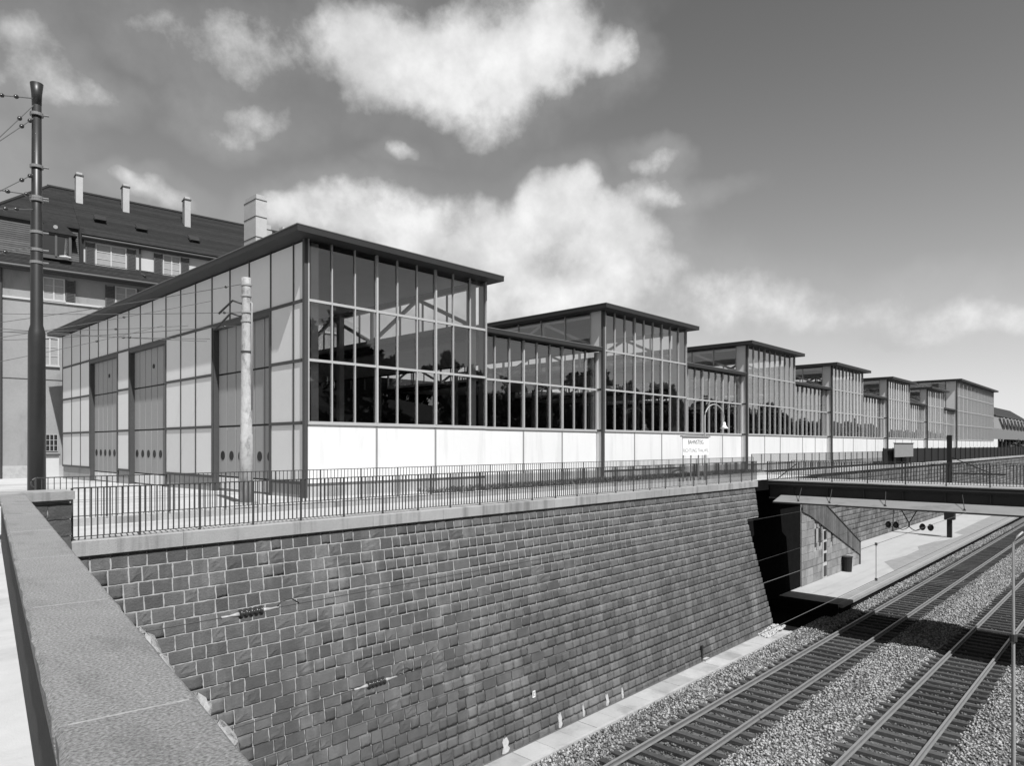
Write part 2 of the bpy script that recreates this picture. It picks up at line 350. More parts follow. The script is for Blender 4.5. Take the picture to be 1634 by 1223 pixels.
# ================================================================== RETAINING WALL
Y0, Z0, Y1, Z1 = 14.2, -.43, 13.3, -7.12          # top and foot of the battered face
def face(x, z, out=0.0):
    t = (Z0 - z) / (Z0 - Z1); return (x, Y0 + (Y1 - Y0) * t - out, z)
def xend(z): return 32.05 if z > -1.85 else 30.75 + (z + 1.85) / (Z1 + 1.85) * 1.45
wall = thing('retaining_wall', (17, 13.4, Z1), 'dark rock-faced stone retaining wall above the railway with pale joints', 'retaining wall')
core = MB()
core.hexa([(2.0, Y1 + .002, Z1 - .3), (32.15, Y1 + .002, Z1 - .3), (32.15, 15.0, Z1 - .3), (2.0, 15.0, Z1 - .3),
           face(2.0, -1.85, -.002), (30.72, face(0, -1.85, -.002)[1], -1.85), (30.72, 15.0, -1.85), (2.0, 15.0, -1.85)])
core.hexa([face(2.0, -1.85, -.002), (32.0, face(0, -1.85, -.002)[1], -1.85), (32.0, 15.0, -1.85), (2.0, 15.0, -1.85),
           face(2.0, Z0, -.002), (32.0, Y0 + .002, Z0), (32.0, 15.0, Z0), (2.0, 15.0, Z0)])
core.build('mortar_core', 'mortar', wall)
# stone variants: unit block (x 0..1, z 0..1), rock face towards -Y
def stone_variant(g, amp=.028):
    nx, nz = 4, 4; vs = []; fs = []; tilt = g.uniform(-.006, .006, 2)
    for j in range(nz + 1):
        for i in range(nx + 1):
            u = i / nx; v = j / nz; edge = (i in (0, nx)) or (j in (0, nz))
            uu = u + (0 if i in (0, nx) else g.uniform(-.05, .05)); vv = v + (0 if j in (0, nz) else g.uniform(-.05, .05))
            if i in (0, nx): uu += g.uniform(-.02, .02)
            if j in (0, nz): vv += g.uniform(-.025, .025)
            dep = 0.007 + g.uniform(0, .004) if edge else .0105 + tilt[0] * (u - .5) + tilt[1] * (v - .5) + abs(g.normal(0, amp))
            vs.append((uu, -dep, vv))
    for j in range(nz):
        for i in range(nx):
            a = j * (nx + 1) + i; fs.append((a, a + 1, a + nx + 2, a + nx + 1))
    ring = [i for i in range(nx)] + [nx + j * (nx + 1) for j in range(nz)] + [nz * (nx + 1) + nx - i for i in range(nx)] + [(nz - j) * (nx + 1) for j in range(nz)]
    b = len(vs)
    for r in ring: vs.append((vs[r][0], .05, vs[r][2]))
    for q in range(len(ring)):
        q2 = (q + 1) % len(ring); fs.append((ring[q2], ring[q], b + q, b + q2))
    return np.array(vs), np.array(fs)
g = np.random.default_rng(5)
SV = [stone_variant(g, (.0006, .001, .0015, .009)[q % 4]) for q in range(16)]
SM = []
for v, f in SV:
    me = bpy.data.meshes.new('stone'); me.from_pydata(v.tolist(), [], f.tolist()); me.materials.append(M['stone']); SM.append(me)
stones = []; z = Z0 - .005; row = 0
while z > Z1 + .12:
    hgt = g.uniform(.262, .302)
    if z - hgt < Z1 - .1: hgt = z - Z1 + .05
    x = 2.1 + g.uniform(0, .3); zb = z - hgt; xe = xend(z - hgt * .5)
    while x < xe - .08:
        w = min(g.choice([.25, .29, .33, .36, .4, .46, .55], p=[.14, .2, .22, .18, .12, .09, .05]) * (1 + .10 * min(row, 10) / 10) + g.uniform(-.02, .02), xe - x)
        if xe - (x + w) < .16: w = xe - x
        stones.append((x + .015, zb + .015, w - .03, hgt - .03, int(g.integers(16)))); x += w
    z = zb; row += 1
SLOPE = math.atan2(Y0 - Y1, Z0 - Z1)
def vis_size(s):
    x, zz = s[0] + s[2] / 2, s[1]; y = face(x, zz)[1]; f = _fw.x * x + _fw.y * y; r = _rt.x * x + _rt.y * y
    px = 817 + 1091 * r / f; py = 711 - 1091 * (zz - EYE) / f
    hid = px < 130 + (py - 890) * .87 or py > 1235 or px > 1640
    return -1 if hid else s[2] * s[3] / (f * f)
order = sorted(range(len(stones)), key=lambda i: -vis_size(stones[i]))
single = set(order[:300])
VV = []; FF = []; base = 0
rot = Matrix.Rotation(-SLOPE, 4, 'X'); rot3 = np.array(rot.to_3x3())
for i, (x, zz, w, h, k) in enumerate(stones):
    org = face(x, zz)
    if i in single:
        o = bpy.data.objects.new('stone', SM[k]); o.matrix_basis = Matrix.Translation(org) @ rot @ Matrix.Diagonal((w, 1, h, 1)); link(o, wall)
    else:
        v = SV[k][0] * np.array([w, 1, h]); VV.append(v @ rot3.T + np.array(org)); FF.append(SV[k][1] + base); base += len(v)
numpy_mesh('stones', 'stone', np.concatenate(VV), np.concatenate(FF), wall, 'stuff')
# coping blocks
x = 3.42; g2 = np.random.default_rng(3)
while x < 32.0:
    w = min(g2.uniform(1.9, 2.7), 32.2 - x)
    boxo('coping_block', 'coping', wall, x + .004, round(x + w, 2) - .004, 14.12, 14.58, -.42, -.13 + g2.uniform(-.004, .004), .012); x = round(x + w, 2)
# number plate, drain, limewash and lime streaks at the foot
pl = thing('number_plate', face(12.9, -5.75), 'small white enamel plate with a black letter on the stone wall', 'plate')
def plate(px, py):
    D = 16.0
    for _ in range(8):
        p = P(px, py, D); y = face(0, p.z)[1]; D *= y / p.y
    return P(px, py, D)
q = plate(850, 1108); mb = MB(); mb.box(q.x - .06, q.x + .06, q.y - .055, q.y - .04, q.z - .1, q.z + .1); pl.matrix_basis = Matrix.Translation(q)
mb.build('plate', 'plate_white', pl)
mb = MB(); yy = q.y - .06
mb.box(q.x - .03, q.x - .015, yy, yy + .004, q.z - .06, q.z + .06)
for dz in (-.055, -.005, .045): mb.box(q.x - .015, q.x + .03, yy, yy + .004, q.z + dz, q.z + dz + .013)
mb.build('letter', 'black', pl)
q = plate(1119, 1043); dr = thing('drain_outlet', q, 'dark drain slot with a pale stone lip at the wall foot', 'drain')
mb = MB(); mb.box(q.x - .07, q.x + .07, q.y - .06, q.y, q.z - .35, q.z + .3); mb.build('slot', 'black', dr)
mb = MB(); mb.box(q.x + .0, q.x + .35, q.y - .2, q.y - .02, q.z - .5, q.z - .22); mb.build('lip', 'concrete', dr)
for px, py, w, h in ((893, 1152, .09, .34), (930, 1133, .05, .3), (968, 1118, .09, .32), (992, 1104, .06, .28), (806, 1192, .16, .36)):
    q = plate(px, py); t = math.tan(SLOPE)
    zf_ = Z1 + .1; top = zf_ + h * 1.1; jj = np.random.default_rng(int(px)).uniform(-1, 1, 14)
    pts = [(q.x - w, zf_), (q.x - w * .3, zf_ - .02), (q.x + w * .5, zf_), (q.x + w * (1.0 + .2 * jj[0]), zf_ + .08), (q.x + w * (.7 + .25 * jj[1]), zf_ + h * .45), (q.x + w * (.85 + .2 * jj[2]), zf_ + h * .7), (q.x + w * .5, top + .06 * jj[3]), (q.x + w * .1, top - .05 + .05 * jj[4]), (q.x - w * .3, top + .05 * jj[5]), (q.x - w * (.75 + .2 * jj[6]), zf_ + h * .8), (q.x - w * (.6 + .3 * jj[7]), zf_ + h * .4)]
    mb = MB(); fr = [face(a, b, .03) for a, b in pts]; bk = [face(a, b, -.01) for a, b in pts]; n5 = len(pts)
    mb.add(fr + bk, [tuple(range(n5))] + [(i, (i + 1) % n5, n5 + (i + 1) % n5, n5 + i)[::-1] for i in range(n5)])
    mb.build('limewash_patch', 'plaster_lump', wall)
# walkway slabs along the foot
wk = thing('walkway', (17, 12.9, ZB), 'narrow pale concrete slab walkway along the foot of the stone wall', 'walkway')
x = 3.0
while x < 31.6:
    boxo('slab', 'concrete', wk, x, x + .985, 12.5, 13.36, ZB - .2, ZB + .10 + g2.uniform(-.006, .006), .01); x += 1.0
mb = MB(); mb.box(3, 32, 12.38, 12.48, ZB - .2, ZB + .12); mb.build('edging', 'concrete', wk)

# ================================================================== BALLAST STONES
def scatter(name, n, xr, yr, zf, smin, smax, m='ballast', parent=None, dens=None):
    gg = np.random.default_rng(len(name) + n)
    x = gg.uniform(*xr, n) if dens is None else dens(gg, n); y = gg.uniform(*yr, n)
    s = gg.uniform(smin, smax, n)
    B = np.array([[1, 0, 0], [-1, 0, 0], [0, 1, 0], [0, -1, 0], [0, 0, 1], [0, 0, -1]], float)
    T = np.array([[0, 2, 4], [2, 1, 4], [1, 3, 4], [3, 0, 4], [2, 0, 5], [1, 2, 5], [3, 1, 5], [0, 3, 5]])
    V = B[None] * gg.uniform(.6, 1.25, (n, 6, 1)) * s[:, None, None] + gg.normal(0, .18, (n, 6, 3)) * s[:, None, None]
    a = gg.uniform(0, 6.28, n); ca, sa = np.cos(a), np.sin(a); X = V[..., 0] * ca[:, None] - V[..., 1] * sa[:, None]; Yv = V[..., 0] * sa[:, None] + V[..., 1] * ca[:, None]
    V = np.stack([X, Yv, V[..., 2] * .8], -1); V[..., 0] += x[:, None]; V[..., 1] += y[:, None]; V[..., 2] += (zf(x, y) + gg.uniform(-.01, .03, n))[:, None]
    F = (T[None] + (np.arange(n) * 6)[:, None, None]).reshape(-1, 3)
    return numpy_mesh(name, m, V.reshape(-1, 3), F, parent, 'stuff')
bzv = np.vectorize(bed_z)
dn = lambda gg, n: 8 + 82 * gg.uniform(0, 1, n) ** 1.7
bands = [(11.25, 12.42), (6.75, 8.9), (2.95, 4.4)]
k = 0
for n, (a, b), lab in ((20000, bands[0], 'pale crushed stone ballast between the walkway and the first track'), (34000, bands[1], 'pale crushed stone ballast heaped between the two tracks under the footbridge'), (20000, bands[2], 'pale crushed stone ballast beyond the middle track')):
    tag(scatter('ballast', n + k, (6, 90), (a, b), lambda x, y: bzv(y) + .015, .028, .062, dens=dn), lab, 'ballast'); k += 1
for n, c, lab in ((14000, TR[0][0], 'darker oily ballast between the sleepers of the wall-side track'), (14000, TR[1][0], 'darker oily ballast between the sleepers of the middle track'), (9000, TR[2][0], 'darker oily ballast between the sleepers of the farthest track')):
    tag(scatter('ballast', n, (6, 90), (c - 1.3, c + 1.3), lambda x, y: bzv(y) + .012, .028, .055, m='oily_ballast', dens=dn), lab, 'ballast')
rb = scatter('rubble', 420, (30.2, 32.2), (12.75, 13.4), lambda x, y: ZB + .12 + 0 * x + .12 * np.maximum(0, (x - 30.6)) / 1.6, .03, .08, m='plaster_lump')
tag(rb, 'small heap of pale rubble where the walkway ends at the footbridge', 'rubble')

# ================================================================== TRACKS
def rail_mb(y, x0, x1):
    prof = [(-.065, 0), (.065, 0), (.065, .012), (.012, .03), (.012, .105), (.035, .118), (.035, .148), (-.035, .148), (-.035, .118), (-.012, .105), (-.012, .03), (-.065, .012)]
    mb = MB(); n = len(prof); zz = ZR - .148
    vs = [(x0, y + a, zz + b) for a, b in prof] + [(x1, y + a, zz + b) for a, b in prof]
    mb.add(vs, [(i, i + n, (i + 1) % n + n, (i + 1) % n) for i in range(n)] + [tuple(range(n)), tuple(range(2 * n - 1, n - 1, -1))]); return mb
smesh = []
for i in range(6):
    gg = np.random.default_rng(90 + i); hx, hy, hz = .12, 1.27, .075; mb = MB()
    for j, yy in enumerate((-hy, -hy * .4, hy * .3, hy)):
        jx, jz = gg.uniform(-.012, .012), gg.uniform(-.012, .012)
        mb.v += [(-hx + jx, yy, -hz), (hx + jx, yy, -hz), (hx + jx - .015, yy, hz + jz), (-hx + jx + .015, yy, hz + jz)]
        if j: b = j * 4; mb.f += [(b - 4 + q, b - 4 + (q + 1) % 4, b + (q + 1) % 4, b + q) for q in range(4)]
    mb.f += [(0, 1, 2, 3)[::-1], (12, 13, 14, 15)]
    me = bpy.data.meshes.new('sleeper'); me.from_pydata(mb.v, [], mb.f); me.materials.append(M['sleeper']); smesh.append(me)
for ti, (c, lab) in enumerate(((TR[0][0], 'railway track closest to the stone wall and platform, steel rails on dark sleepers'), (TR[1][0], 'middle railway track under the footbridge, steel rails on dark sleepers'), (TR[2][0], 'railway track farthest from the stone wall, only its sleepers in view'))):
    tk = thing('railway_track', (20, c, ZB), lab, 'railway track', 'railway tracks under the footbridge')
    for s in (-1, 1):
        y = c + s * .7525; r = rail_mb(y, -6, 185).build('rail', 'rail_side', tk)
        mb = MB(); mb.box(-6, 185, y - .034, y + .034, ZR - .006, ZR + .003); mb.build('rail_head', 'rail_top', r)
    x = 5.0; k = 0
    while x < 90 and k < 150:
        o = bpy.data.objects.new('sleeper', smesh[(k * 5 + ti) % 6]); o.matrix_basis = Matrix.Translation((x + random.uniform(-.02, .02), c + random.uniform(-.05, .05), ZR - .148 - .078)) @ Matrix.Rotation(random.uniform(-.015, .015), 4, 'Z'); link(o, tk)
        x += .62; k += 1
    mb = MB()
    while x < 185: mb.box(x - .12, x + .12, c - 1.27, c + 1.27, ZR - .3, ZR - .15); x += .62
    mb.build('far_sleepers', 'sleeper', tk, kind='stuff')

# ================================================================== PLATFORM, STAIR WALL, FAR WALL
ZP = -6.62
pf = MB(); pf.box(37.2, 200, 12.05, 18.6, ZB - .4, ZP); struct(pf.build('platform', 'platform'))
kx = 37.2; pe = thing('platform_edge', (60, 11.95, ZB), 'pale stone edging blocks along the station platform', 'platform edge')
while kx < 110: boxo('edge_block', 'tar', pe, kx, kx + 1.485, 11.82, 12.046, ZP - .16, ZP + .012, .01); kx += 1.5
mb = MB(); mb.box(37.2, 200, 11.94, 12.04, ZB - .4, ZP - .165); mb.build('edge_wall', 'dirt_shade_stone', pe)
tarp = sheet('asphalt_patch', 'tar', [[(x_, y_, ZP + .004) for x_, y_ in ((37.3, 12.1), (37.3, 12.5), (46.0, 12.55), (49.7, 12.6), (53, 14.1), (57, 13.7), (61, 13.75), (63, 14.3), (67, 13.9), (70, 13.2), (74, 13.1), (75, 14.0), (90, 14.2), (190, 14.3), (190, 12.1))]])
# wall, slab and floors under the footpath, bridge shadow painted into their colour
sw = thing('underpass_wall', (36, 18, ZP), 'stone wall under the footbridge, its deep shade put into a near-black colour', 'wall')
mb = MB(); mb.box(31.0, 40.28, 15.13, 15.6, ZB - .4, -.63); mb.build('back_wall', 'dirt_shade_stone', sw)
mb = MB(); mb.box(32.2, 40.28, 14.2, 18.28, -.62, -.165); mb.build('slab', 'dirt_shade_stone', sw)
mb = MB(); mb.box(36.2, 37.18, 12.05, 15.12, ZB - .4, ZP - .003); mb.build('floor', 'dirt_shade_stone', sw); mb = MB(); mb.box(32.25, 36.19, 12.5, 15.12, ZB - .4, ZB - .02); mb.build('lower_floor', 'dirt_shade_stone', sw)  # black floors stand in for ground lying in the bridge's shadow
# stair flank wall: stone blocks with a sloping top, timber screen above
st = thing('stair_wall', (45, 15.1, ZP), 'sunlit stone flank wall of the platform stair with door and slit windows', 'stair wall')
def stair_top(x): return -2.0 if x < 41.6 else max(-5.35, -2.0 - (x - 41.6) * .40)
mb = MB()
mb.add([(40.3, 15.13, ZP - .1), (50.8, 15.13, ZP - .1), (50.8, 15.13, -5.7), (41.6, 15.13, -2.35), (40.3, 15.13, -2.0), (40.3, 15.5, ZP - .1), (50.8, 15.5, ZP - .1), (50.8, 15.5, -5.7), (41.6, 15.5, -2.35), (40.3, 15.5, -2.0)],
       [(0, 1, 2, 3, 4), (9, 8, 7, 6, 5), (1, 6, 7, 2), (2, 7, 8, 3), (3, 8, 9, 4), (0, 4, 9, 5), (0, 5, 6, 1)])
mb.build('wall_core', 'mortar', st)
z = ZP; gg = np.random.default_rng(8)
def wall_top(x): return -2.0 - (x - 40.3) * .27 if x < 41.6 else -2.35 - (x - 41.6) * (3.35 / 9.2)
openings = [(42.35, 42.75, -4.6, -3.4), (43.1, 43.5, -4.6, -3.4), (43.75, 44.55, ZP, -3.6), (45.15, 45.5, -4.55, -3.35)]
while z < -2.2:
    h = .46; x = 40.3
    while x < 50.75:
        w = min(gg.uniform(.6, 1.1), 50.8 - x); t = min(z + h, wall_top(x + w) - .03)
        hit = [o for o in openings if x < o[1] and x + w > o[0] and z < o[3] and z + h > o[2]]
        if hit:
            if x < hit[0][0] - .1: w = hit[0][0] - x
            else: x = hit[-1][1] if x + w < hit[-1][1] + .1 or True else x; w = 0
        if w > .05 and t - z > .08: boxo('block', 'stone_light', st, round(x + .01, 2), round(x + w - .01, 2), 15.07, 15.14, round(z + .01, 2), round(t - .01, 2), .01)
        x += w
    z += h
for a, b, c, d in openings:
    if b - a < .6:
        boxo('slit_window', 'dark_glass', st, a + .05, b - .05, 15.1, 15.16, c + .05, d - .05)
mb = MB(); mb.box(43.78, 44.52, 15.08, 15.16, ZP + .02, -3.62); dro = mb.build('door', 'window_white', st)
for k in range(3): boxo('pane', 'black', dro, 43.92, 44.38, 15.06, 15.09, ZP + 1.0 + k * .7, ZP + 1.52 + k * .7)
boxo('door_panel', 'sleeper', dro, 43.9, 44.4, 15.06, 15.09, ZP + .1, ZP + .75)
# stair balustrade of upright boards, falling with the stair
def btop(x): return -1.35 if x < 42.4 else -1.35 - (x - 42.4) * (3.75 / 8.4)
x = 40.35
while x < 50.75:
    zt0 = btop(x); zb0 = wall_top(x) - .02 if x < 50.7 else -5.7
    mb = MB(); x2 = x + .335
    mb.hexa([(x, 15.0, wall_top(x) - .25), (x2, 15.0, wall_top(x2) - .25), (x2, 15.05, wall_top(x2) - .25), (x, 15.05, wall_top(x) - .25), (x, 15.0, btop(x)), (x2, 15.0, btop(x2)), (x2, 15.05, btop(x2)), (x, 15.05, btop(x))])
    mb.build('balustrade_board', 'board', st); x += .35
mb = MB(); mb.beam((40.3, 15.02, btop(40) + .03), (42.4, 15.02, btop(42.4) + .03), .12, .06); mb.beam((42.4, 15.02, btop(42.4) + .03), (50.8, 15.02, btop(50.8) + .03), .12, .06); mb.beam((50.78, 15.02, btop(50.8)), (50.78, 15.02, ZP), .07, .07)
mb.build('handrail', 'bars', st)
bn = thing('litter_bin', (47.3, 14.75, ZP), 'black litter bin on the platform against the stair wall', 'bin')
mb = MB(); mb.tube([(47.3, 14.75, ZP), (47.3, 14.75, ZP + .95)], [.25, .3], 14); mb.build('body', 'black', bn)
mb = MB(); mb.tube([(47.3, 14.75, ZP + .95), (47.3, 14.75, ZP + 1.0)], [.33, .33], 14); mb.build('rim', 'bars', bn)
bx = thing('wall_cabinet', (48.0, 14.9, ZP), 'pale low cabinet beside the black litter bin', 'cabinet')
mb = MB(); mb.box(47.72, 48.3, 14.72, 15.06, ZP, ZP + .9); mb.build('body', 'concrete', bx); mb = MB(); mb.box(47.68, 48.34, 14.68, 15.06, ZP + .9, ZP + .96); mb.build('lid', 'coping', bx)
# far retaining wall beyond the stair
fw = thing('platform_wall', (90, 18.4, ZP), 'weathered pale stone retaining wall behind the station platform', 'retaining wall')
mb = MB(); mb.hexa([(40.6, 18.5, ZP - .2), (200, 18.5, ZP - .2), (200, 18.9, ZP - .2), (40.6, 18.9, ZP - .2), (40.6, 18.12, -.5), (200, 18.12, -.5), (200, 18.9, -.5), (40.6, 18.9, -.5)])
mb.v = [(a, (18.52 - .32 * (c + 6.8) / 6.3 if b < 18.6 else b), c) for a, b, c in mb.v]
mb.build('mortar_core', 'stone_mid', fw)
VV = []; FF = []; base = 0; z = ZP; cnt = 0; gg = np.random.default_rng(12)
while z < -.7:
    h = .42; x = 44.0
    while x < 170:
        w = gg.uniform(.5, 1.1) * (1 if x < 90 else 1.8); y = 18.52 - .32 * (z + 6.8) / 6.3 - .005; k = int(gg.integers(16)); v = SV[k][0] * np.array([w - .03, 1.2, h - .03]); VV.append(v + np.array([x, y, z])); FF.append(SV[k][1] + base); base += len(v); x += w
    z += h
numpy_mesh('stones', 'stone_mid', np.concatenate(VV), np.concatenate(FF), fw, 'stuff')
x = 40.6
while x < 180:
    boxo('coping_block', 'coping', fw, x, x + 3.98, 18.05, 18.5, -.5, -.2, .012); x += 4
mb = MB(); mb.box(40.6, 500, 18.5, 19.3, -.5, -.21); mb.build('backfill', 'pavement', fw)

# ================================================================== FENCES
def bar_mesh(key, w, d, h, m='bars'):
    mb = MB(); mb.box(-w / 2, w / 2, -d / 2, d / 2, 0, h); me = bpy.data.meshes.new(key); me.from_pydata(mb.v, [], mb.f); me.materials.append(M[m]); return me
def fence(root, p0, p1, h, spacing, per, zb, barw=.02, postw=.035, rail=.045, end_loop=False):
    p0, p1 = Vector(p0), Vector(p1); d = p1 - p0; Lh = d.length; u = d.normalized(); ang = math.atan2(u.y, u.x)
    n = int(Lh / spacing); me_b = bar_mesh('bar', barw, barw, h - .06); me_p = bar_mesh('post', postw, postw, h + .05)
    for i in range(n + 1):
        p = p0 + u * (i * Lh / n); post = i % per == 0
        o = bpy.data.objects.new('post' if post else 'bar', me_p if post else me_b)
        o.matrix_basis = Matrix.Translation(p + Vector((0, 0, -.05 if post else .06))) @ Matrix.Rotation(ang, 4, 'Z'); link(o, root)
    up = Vector((0, 0, h))
    mb = MB(); mb.beam(p0 + up, p1 + up, rail, .02); mb.build('top_rail', 'bars', root)
    lo = Vector((0, 0, .06)); mb = MB(); mb.beam(p0 + lo, p1 + lo, .03, .015); mb.build('bottom_rail', 'bars', root)
f1 = thing('railing', (17, 14.3, -.13), 'dark steel bar railing on the coping of the stone retaining wall', 'railing', 'steel bar railings of the station')
fence(f1, (3.5, 14.28, -.13), (32.4, 14.28, -.13), .95, .103, 11, -.13, .021)
f2 = thing('railing', (17, 17.15, 0), 'thin steel bar railing behind the kerb in front of the glazed hall', 'railing', 'steel bar railings of the station')
fence(f2, (3.55, 17.2, -.02), (38.6, 17.2, -.02), .93, .112, 12, 0, .014, .03, .035)
mb = MB(); mb.tube([(3.6, 17.2, .91)] + [(3.6 - .13 * math.sin(t), 17.2, .80 + .11 * math.cos(t)) for t in np.linspace(0, 2.8, 7)], .018, 6); mb.build('rail_end', 'bars', f2)
f3 = thing('railing', (33.8, 7, -.13), 'dark steel bar railing along the near side of the footbridge', 'railing', 'steel bar railings of the station')
fence(f3, (33.75, 14.3, -.13), (33.75, -3, -.13), .92, .11, 14, -.13, .022, .045)
f4 = thing('railing', (36.9, 7, -.13), 'dark steel bar railing along the far side of the footbridge', 'railing', 'steel bar railings of the station')
fence(f4, (36.85, 14.3, -.13), (36.85, -3, -.13), .92, .125, 14, -.13, .018, .04)
f5 = thing('railing', (80, 18.2, -.2), 'close-boarded dark fence on top of the platform wall beyond the footbridge', 'railing', 'steel bar railings of the station')
fence(f5, (40.6, 18.2, -.2), (68, 18.2, -.2), 1.25, .13, 11, 0, .016, .04)
mb = MB(); mb.box(68, 185, 18.18, 18.22, -.12, 1.3); mb.build('board_fence', 'black', f5)
x = 68
while x < 180: boxo('post', 'black', f5, x, x + .06, 18.1, 18.178, -.2, 1.38); x += 3

# ================================================================== FOOTBRIDGE
fb = thing('footbridge', (35, 7, -1), 'dark steel footbridge over the railway with pale protective plates below', 'footbridge')
mb = MB(); mb.box(33.6, 37.0, -12, 14.2, -.34, -.175); mb.build('deck', 'girder', fb); mb = MB(); mb.box(33.58, 37.02, -12, 14.2, -.173, -.14); mb.build('deck_surface', 'concrete', fb)
for xx in (33.8, 36.5): 
    mb = MB(); mb.box(xx, xx + .3, -12, 14.2, -1.0, -.345); mb.box(xx - .12, xx + .42, -12, 14.2, -.43, -.347); mb.box(xx - .12, xx + .42, -12, 14.2, -1.05, -.99); mb.build('girder', 'girder', fb)
y = 13.0
while y > -6:
    boxo('stiffener', 'girder', fb, 33.72, 33.8, y, y + .05, -.985, -.435); y -= 1.6
mb = MB(); mb.box(34.1, 36.5, -12, 14.2, -.5, -.36); mb.build('soffit', 'girder', fb)
for s in (-1, 1):
    xa = 33.68 if s < 0 else 36.92; xb = xa + s * (1.45 if s < 0 else .8); mb = MB()
    pts = [(xa, -12), (xa, 13.6), (xb, 13.4), (xb, -12)]
    zz = [-.86, -.86, -1.08, -1.08]
    mb.add([(a, b, c) for (a, b), c in zip(pts, zz)] + [(a, b, c - .03) for (a, b), c in zip(pts, zz)], [(0, 1, 2, 3), (7, 6, 5, 4), (0, 4, 5, 1), (1, 5, 6, 2), (2, 6, 7, 3), (3, 7, 4, 0)])
    p_ = mb.build('protective_plate', 'sheet', fb)
    mb = MB(); mb.box(xb - .03, xb + .03, -12, 13.4, -1.15, -1.085); mb.build('edge_angle', 'girder', p_)
    for yy in (12.6, 11.2, 8.9, 6.0, 3.2):
        mb = MB(); mb.tube([(xb - s * .25, yy - .3, -1.02), (xa - s * .02, yy, -.45)], .015, 6); mb.tube([(xb - s * .3, yy - .32, -1.05), (xb - s * .25, yy - .28, -.96)], .035, 8); mb.build('stay_rod', 'bars', fb)
mb = MB(); mb.beam((33.9, 13.9, -.1), (33.9, 12.9, .7), .04, .04); mb.build('brace', 'bars', fb)
# hanger with insulators under the plate
hg = thing('wire_hanger', (32.9, 7.8, -1.15), 'black V-shaped wire hanger with insulators below the footbridge plate', 'wire hanger')
cx, cy = 32.75, 7.75
mb = MB(); mb.tube([(cx, cy + .32, -1.12), (cx, cy, -1.72)], .022, 7); mb.tube([(cx, cy - .32, -1.12), (cx, cy, -1.72)], .022, 7); mb.tube([(cx, cy, -1.72), (cx, cy, -1.88)], .03, 7); mb.build('v_frame', 'black', hg)
for s in (-1, 1):
    mb = MB(); mb.tube([(cx, cy, -1.86)] + [(cx, cy + s * t, -1.86 - .16 * math.sin(t / .5 * math.pi)) for t in (.12, .25, .38, .5)], .018, 6)
    for k in range(2): yy = cy + s * (.5 + .3 * k); mb.tube([(cx, yy - .11, -1.84), (cx, yy - .06, -1.84), (cx, yy, -1.84), (cx, yy + .06, -1.84), (cx, yy + .11, -1.84)], [.05, .13, .15, .13, .05], 12)
    mb.build('insulator', 'porcelain', hg)

# ================================================================== ROAD BRIDGE AND PARAPET (where the camera stands)
ang = R(81.15); U = Vector((math.cos(ang), math.sin(ang), 0)); Nn = Vector((U.y, -U.x, 0))
def pp(t, s, z): return U * t + Nn * s + Vector((0, 0, z))
dk = MB(); dk.hexa([pp(-14, -12, -.9), pp(-14, .47, -.9), pp(14.2, .47, -.9), pp(14.2, -12, -.9), pp(-14, -12, -.02), pp(-14, .47, -.02), pp(14.2, .47, -.02), pp(14.2, -12, -.02)])
struct(dk.build('road_bridge', 'asphalt_light'))
pw = thing('parapet', pp(6, .35, 0), 'long granite-coped parapet wall of the road bridge', 'parapet')
mb = MB(); mb.hexa([pp(-3, .19, -.05), pp(-3, .50, -.05), pp(13.7, .50, -.05), pp(13.7, .22, -.05), pp(-3, .19, .66), pp(-3, .50, .66), pp(13.7, .50, .66), pp(13.7, .22, .66)])
mb.build('wall_body', 'granite_dark', pw)
t = -2.9; joints = [-2.9, -.9, 1.03, 2.32, 4.1, 5.9, 7.8, 9.7, 11.7, 13.55]
for a, b in zip(joints[:-1], joints[1:]):
    s0 = .148 + (a / 13.7) * .05; s1 = .148 + (b / 13.7) * .05; e = .018; n = max(2, int((b - a) / .12)); vs = []; fs = []
    gg = np.random.default_rng(int((a + 10) * 100))
    for i in range(n + 1):
        tt = a + .004 + (b - a - .008) * i / n; sl = s0 + (s1 - s0) * i / n; j = gg.normal(0, .0016, 4)
        prof = [(sl + .012, .66), (sl + j[0] * 2, .785), (sl + e + j[1], .80), (.543 - e + j[2], .80), (.543 + j[3], .782), (.543 + j[2] * 2, .66)]
        vs += [pp(tt, q[0], q[1]) for q in prof]
        if i: 
            o0 = (i - 1) * 6; o1 = i * 6; fs += [(o0 + q, o0 + (q + 1) % 6, o1 + (q + 1) % 6, o1 + q) for q in range(6)]
    fs += [tuple(range(5, -1, -1)), tuple(range(n * 6, n * 6 + 6))]
    MB().add(vs, fs).build('coping_block', 'granite', pw)
for tj in joints[1:-1]:
    mb = MB(); mb.hexa([pp(tj - .006, .2, .67), pp(tj - .006, .53, .67), pp(tj + .006, .53, .67), pp(tj + .006, .2, .67), pp(tj - .004, .19, .8015), pp(tj - .004, .51, .8015), pp(tj + .004, .51, .8015), pp(tj + .004, .19, .8015)])
    mb.build('joint', 'mortar', pw)
def lump(t, s, z, r, seed):
    gg = np.random.default_rng(seed); mb = MB(); vs = []; n1, n2 = 7, 10
    for i in range(n1):
        th = math.pi * i / (n1 - 1)
        for k in range(n2):
            ph = 2 * math.pi * k / n2; rr = 1 + gg.uniform(-.28, .28)
            vs.append(pp(t + r[0] * math.sin(th) * math.cos(ph) * rr, s + r[1] * math.sin(th) * math.sin(ph) * rr, z + r[2] * math.cos(th) * rr))
    fs = [(i * n2 + k, i * n2 + (k + 1) % n2, (i + 1) * n2 + (k + 1) % n2, (i + 1) * n2 + k) for i in range(n1 - 1) for k in range(n2)]
    mb.add(vs, fs).build('mortar_lump', 'plaster_lump', pw, True)
